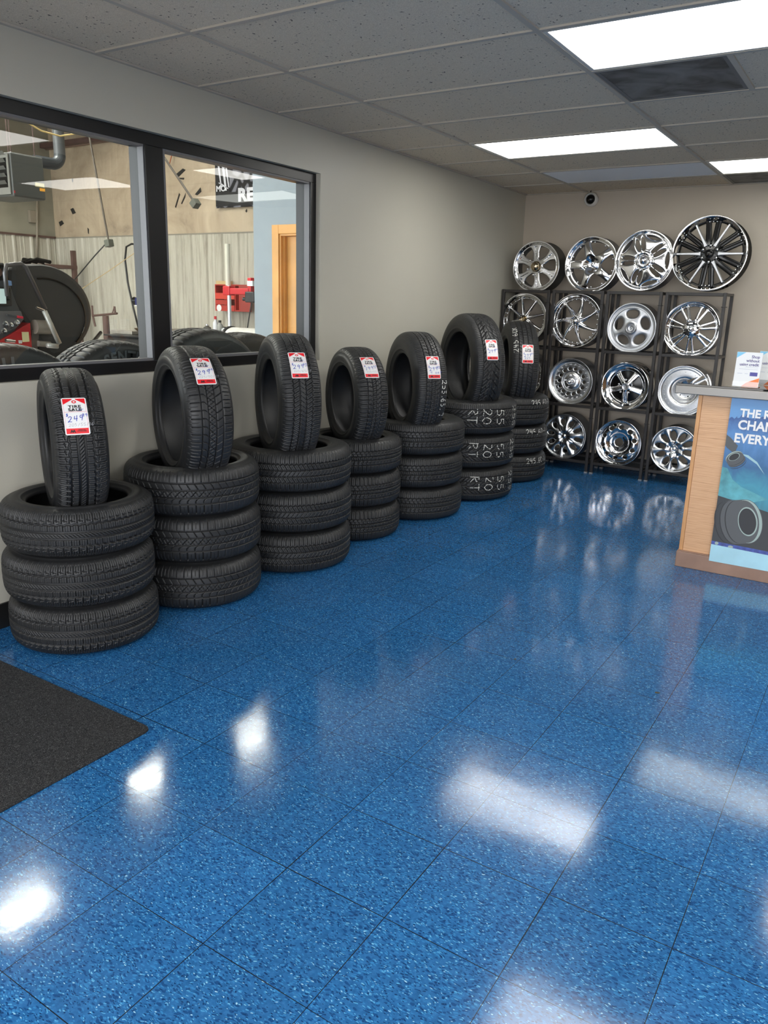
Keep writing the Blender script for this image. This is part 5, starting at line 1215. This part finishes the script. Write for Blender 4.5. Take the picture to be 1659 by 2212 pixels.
# tire changer with white post and red arm
YP = 5.0
def tp(px, py, Y=YP): q = at(px, py, 1, Y); return q
pt_ = tp(491, 527); t = empty('tire_changer', (pt_[0], YP, 0)); tag(t, 'tire changer with pale vertical post and red swing arm behind the right pane', 'machine')
def lp(px, py, Y=YP): q = at(px, py, 1, Y); return (q[0]-pt_[0], q[1]-YP, q[2])
MB().tube([(0, 0, lp(491, 617)[2]), (0, 0, lp(491, 527)[2])], .030, 20).build('post_tube', mat('cream post', (.62,.60,.50), .4), t, auto=.8)
MB().tube([(0.01, 0, .35), (0.01, 0, lp(491, 617)[2])], .022, 20).build('chrome_post', mat('pale chrome post', (.75,.75,.78), .25, .6), t, auto=.8)
a_, b__ = lp(488, 622), lp(541, 637); MB().box(a_[0], -.04, b__[2], b__[0], .05, a_[2]).build('swing_arm', M_redm, t, bevel=.008); MB().box(-.045, -.05, lp(490, 638)[2], .06, .05, lp(490, 618)[2]).build('arm_collar', M_redm, t, bevel=.01)
a_, b__ = lp(538, 600), lp(546, 632); MB().box(a_[0], -.03, b__[2], b__[0], .03, a_[2]).build('tool_upright', M_redm, t, bevel=.006); a_, b__ = lp(536, 630), lp(556, 654); MB().box(a_[0], -.06, b__[2], b__[0], .04, a_[2]).build('tool_head', mat('black tool head', (.02,.02,.022), .4), t, bevel=.012)
a_ = lp(541, 614); MB().box(a_[0], -.055, lp(541, 618)[2], a_[0]+.08, .03, lp(541, 607)[2]).build('label_sticker', M_paper, t)
MB().tube([lp(526, 646), lp(537, 647)], [.022, .010], 14).build('knob', mat('black tool head', (.02,.02,.02)), t); MB().tube([lp(543, 654), lp(534, 711)], .007, 8).build('air_line', M_black, t)
MB().tube([(.01, 0, 0), (.01, 0, .36)], .22, 24).build('base', M_redm, t, auto=.8)

# storage drum, bottles, bench, vice, broom, strut press
def drum():
    c = at(535, 742, 1, 4.45); r = at(535, 712, 1, 4.45)[2]-c[2]+.02; t = empty('storage_drum', (c[0], 4.45, c[2])); tag(t, 'white drum lying on its side with a dark hoop, behind the right pane', 'drum')
    MB().lathe([(.001, -.22), (r*.94, -.22), (r*.98, -.20), (r*.98, .28), (.001, .30)], 40, 'x').build('drum_body', mat('dirty white drum', (.62,.60,.56), .5, var=.12), t, auto=.8); MB().lathe([(r*.98, -.215), (r*1.05, -.225), (r*1.05, -.245), (r*.95, -.245), (r*.95, -.215)], 40, 'x', closed=True).build('hoop', M_black, t, auto=.8)
    MB().box(-.2, -r*.8, -c[2], .25, r*.8, -r*.93).build('cradle', M_brown, t)
drum()
for (px, pt2, pb2, rr, m, cm, lb) in ((466, 683, 712, .035, mat('white bottle', (.65,.65,.68), .3), M_redm, 'white spray bottle with red cap on the far workbench'), (475.5, 692, 714, .04, mat('grey bottle', (.30,.30,.28), .4), M_gblack, 'grey canister with black cap on the far workbench'), (485, 706, 716, .04, mat('white bottle', (.6,.6,.6)), M_gblack, 'short white jug on the far workbench'), (448, 700, 712, .05, mat('dark parts tin', (.08,.08,.07), .4), M_chrome, 'open tin of small parts on the far workbench')):
    YY = 5.7; c = at(px, 716, 1, YY); tpz = at(px, pt2, 1, YY)[2]; h = tpz-c[2]; t = empty('bottle' if 'tin' not in lb else 'parts_tin', (c[0], YY, c[2])); tag(t, lb, 'bottle' if 'tin' not in lb else 'tin')
    MB().lathe([(rr*.9, 0), (rr, .01), (rr, h*.55), (rr*.45, h*.72), (rr*.45, h*.8), (.001, h*.8)], 20).build('body', m, t, auto=.9); MB().lathe([(rr*.5, h*.8), (rr*.5, h), (.001, h)], 16).build('cap', cm, t, auto=.9)
zb_ = at(470, 716, 1, 5.7)[2]; xa, xb = at(372, 716, 1, 5.7)[0], -2.12
t = empty('workbench', ((xa+xb)/2, 5.8, 0)); tag(t, 'long workbench against the corrugated wall, mostly hidden behind the stored tires', 'bench'); hl = (xb-xa)/2
MB().box(-hl, -.3, zb_-.05, hl, .3, zb_).build('bench_top', mat('oily bench top', (.16,.13,.10), .6, var=.2), t)
for sx in (-hl+.05, 0, hl-.05):
    for sy in (-.26, .26): MB().box(sx-.03, sy-.03, 0, sx+.03, sy+.03, zb_-.05).build('leg', M_brown, t)
# dark tub bench on the left
q0, q1 = at(262, 724, 1, 5.6), at(345, 722, 1, 5.6)
t = empty('parts_washer', ((q0[0]+q1[0])/2, 5.6, 0)); tag(t, 'black parts washer tub with steel tray, behind the left pane by the mullion', 'washer'); hw = (q1[0]-q0[0])/2
MB().box(-hw, -.25, q0[2]-.28, hw, .3, q0[2]).build('tub', mat('black plastic tub', (.02,.02,.022), .3), t, bevel=.03); MB().box(-hw-.03, -.28, q0[2], hw+.03, .32, q0[2]+.02).build('rim', mat('black plastic tub', (.02,.02,.02)), t, bevel=.006)
for sx in (-hw+.05, hw-.05):
    for sy in (-.2, .25): MB().box(sx-.02, sy-.02, 0, sx+.02, sy+.02, q0[2]-.28).build('leg', M_brown, t)
o = MB().box(-.22, -.10, 0, .22, .10, .05).build('steel_tray', M_beige, None, bevel=.01, loc=(q0[0]+.12, 5.6, q0[2]+.021)); tag(o, 'dull metal tray lying across the black tub', 'tray')
c = at(292, 716, 1, 5.6); o = MB().lathe([(.02, 0), (.025, .03), (.09, .09), (.085, .092), (.02, .035)], 24, closed=True).build('funnel', mat('rusty funnel', (.16,.10,.05), .5, .5), None, loc=(c[0]+.14, 5.58, q0[2]+.021)); tag(o, 'small rusty funnel standing on the black tub', 'funnel')
c = at(270, 716, 1, 5.6); tpz = at(268, 682, 1, 5.6)[2]; o = MB().lathe([(.028, 0), (.028, tpz-q0[2]-.03), (.022, tpz-q0[2]-.022), (.001, tpz-q0[2]-.02)], 16).build('spray_can', mat('grey spray can', (.16,.15,.13), .4, .5), None, auto=.8, loc=(c[0]+.16, 5.74, q0[2]+.021)); tag(o, 'slim grey canister standing on the black tub', 'canister')
# spreader stand
def pz(px, py, Y=5.85): return at(px, py, 1, Y)
c = pz(232, 735); t = empty('tire_spreader', (c[0], 5.85, 0)); tag(t, 'rusty pedestal stand with a cross bar and upright arms against the corrugated wall', 'stand')
lq = lambda px, py: tuple(np.array(pz(px, py))-np.array([c[0], 5.85, 0]))
MB().tube([(0, 0, 0), lq(228, 682)], [.06, .045], 12).build('pedestal', M_brown, t); MB().tube([lq(200, 682), lq(253, 677)], .016, 8).build('cross_bar', M_brown, t)
MB().tube([lq(199, 660), lq(200, 680), lq(206, 705)], .015, 8).build('arm', M_brown, t); MB().tube([lq(247, 662), lq(249, 678)], .015, 8).build('arm', M_brown, t); MB().tube([lq(247, 662), lq(243, 676)], .008, 8).build('arm', M_brown, t)
MB().box(-.25, -.2, 0, .25, .2, .02).build('base_plate', M_brown, t)
c0, c1 = pz(172, 618, 6.1), pz(177, 760, 6.1)
line_obj('pry_bar', [(c0[0], 6.1, c0[2]), (c1[0], 6.1, .0)], .022, mat('dark broom handle', (.07,.04,.03), .5), 'dark upright bar leaning by the corrugated wall right of the balancer hood', 'bar')
line_obj('pry_bar', [tuple(at(150, 800, 0, -2.0)), tuple(at(218, 718, 0, -2.2))], .014, M_gblack, 'short black handled tool poking up behind the stored tires', 'tool')
# dark shelf of old parts behind the balancer
t = empty('parts_shelf', (-7.6, 5.9, 0)); tag(t, 'dark shelf with old rubber parts behind the balancer hood', 'shelf')
zs = at(60, 572, 1, 5.9)[2]; xa, xb = at(-40, 572, 1, 5.9)[0]+7.6, at(130, 572, 1, 5.9)[0]+7.6
MB().box(xa, -.25, zs-.05, xb, .3, zs).build('shelf_board', M_brown, t); MB().box(xa, -.2, zs-.75, xb, .3, zs-.7).build('shelf_board', M_brown, t)
for x in (xa+.04, (xa+xb)/2, xb-.04):
    for y in (-.22, .27): MB().box(x-.03, y-.03, 0, x+.03, y+.03, zs+(.22 if y > 0 else 0)).build('upright', M_brown, t)
for k in range(7):
    x = xa+.3+(xb-xa-.9)*k/7; pts = [(x, -.05, zs+.03), (x+.25, -.03, zs+.05+.05*random.random()), (x+.5, .02, zs+.04)]
    MB().tube(pts, .028, 8).build('rubber_strip', M_gblack, t)
# blue spring press
YJ = 4.9
def jq(px, py): q = at(px, py, 1, YJ); return q
cb_ = jq(331, 700); t = empty('spring_compressor', (cb_[0], YJ, 0)); tag(t, 'blue strut spring compressor with a coil spring on top, beside the mullion', 'machine')
lj = lambda px, py: tuple(np.array(jq(px, py))-np.array([cb_[0], YJ, 0]))
M_bl = mat('machine blue', (.012, .03, .42), .35)
MB().box(lj(334, 700)[0], -.05, 0, lj(342, 700)[0], .05, lj(331, 645)[2]).build('frame_column', M_bl, t, bevel=.008)
MB().box(lj(314, 700)[0], -.06, lj(331, 662)[2], lj(346, 700)[0], .06, lj(331, 648)[2]).build('frame_head', M_bl, t, bevel=.01); MB().tube([lj(324, 645), lj(325, 674)], .030, 14).build('piston_sleeve', M_bl, t)
MB().tube([lj(291, 650), lj(298, 650)], [.05, .035], 20).build('motor_fan', M_gblack, t); q_ = lj(298, 643); q2_ = lj(316, 660); MB().box(q_[0], -.055, q2_[2], q2_[0], .055, q_[2]).build('motor', mat('dark motor blue', (.01,.015,.10), .35), t, bevel=.01); MB().box(q_[0]-.0, -.057, lj(298, 661)[2], q2_[0], -.056, lj(298, 659)[2]).build('motor_stripe', M_paper, t)
MB().tube([lj(323, 648), lj(322, 600)], .018, 12).build('spring_core', M_paper, t)
s0, s1_ = Vector(lj(323, 646)), Vector(lj(321.5, 602)); hp = []
for k in range(16*14+1):
    f = k/(16*14.0); c = s0.lerp(s1_, f); a = 2*PI*k/16; hp.append(c+Vector((.030*math.cos(a), .030*math.sin(a), 0)))
MB().tube(hp, .0055, 6).build('coil_spring', M_gblack, t, smooth=True); MB().lathe([(.036, 0), (.036, .02), (.022, .045), (.001, .05)], 18, c=tuple(s1_)).build('spring_cap', M_paper, t, auto=.8)
q_, q2_ = lj(330, 664), lj(336, 740); MB().box(q_[0], -.04, q2_[2], q2_[0], .04, q_[2]).build('cylinder_cover', M_paper, t, bevel=.004)
MB().box(lj(318, 740)[0], -.12, 0, lj(346, 740)[0], .2, lj(331, 745)[2]-.1).build('base', M_bl, t, bevel=.01)
MB().tube([lj(325, 672), lj(318, 700), lj(314, 760)], .009, 8).build('hydraulic_hose', M_gblack, t, smooth=True)
ohc = [at(px, py, 1, 6.44) for px, py in ((338, 600), (331, 612), (329, 625), (337, 632), (341, 615), (338, 600))]
line_obj('extension_cord', [tuple(p) for p in ohc], .008, mat('orange cord', (.85,.15,.03), .5), 'looped orange extension cord hanging beside the blue press', 'cord')
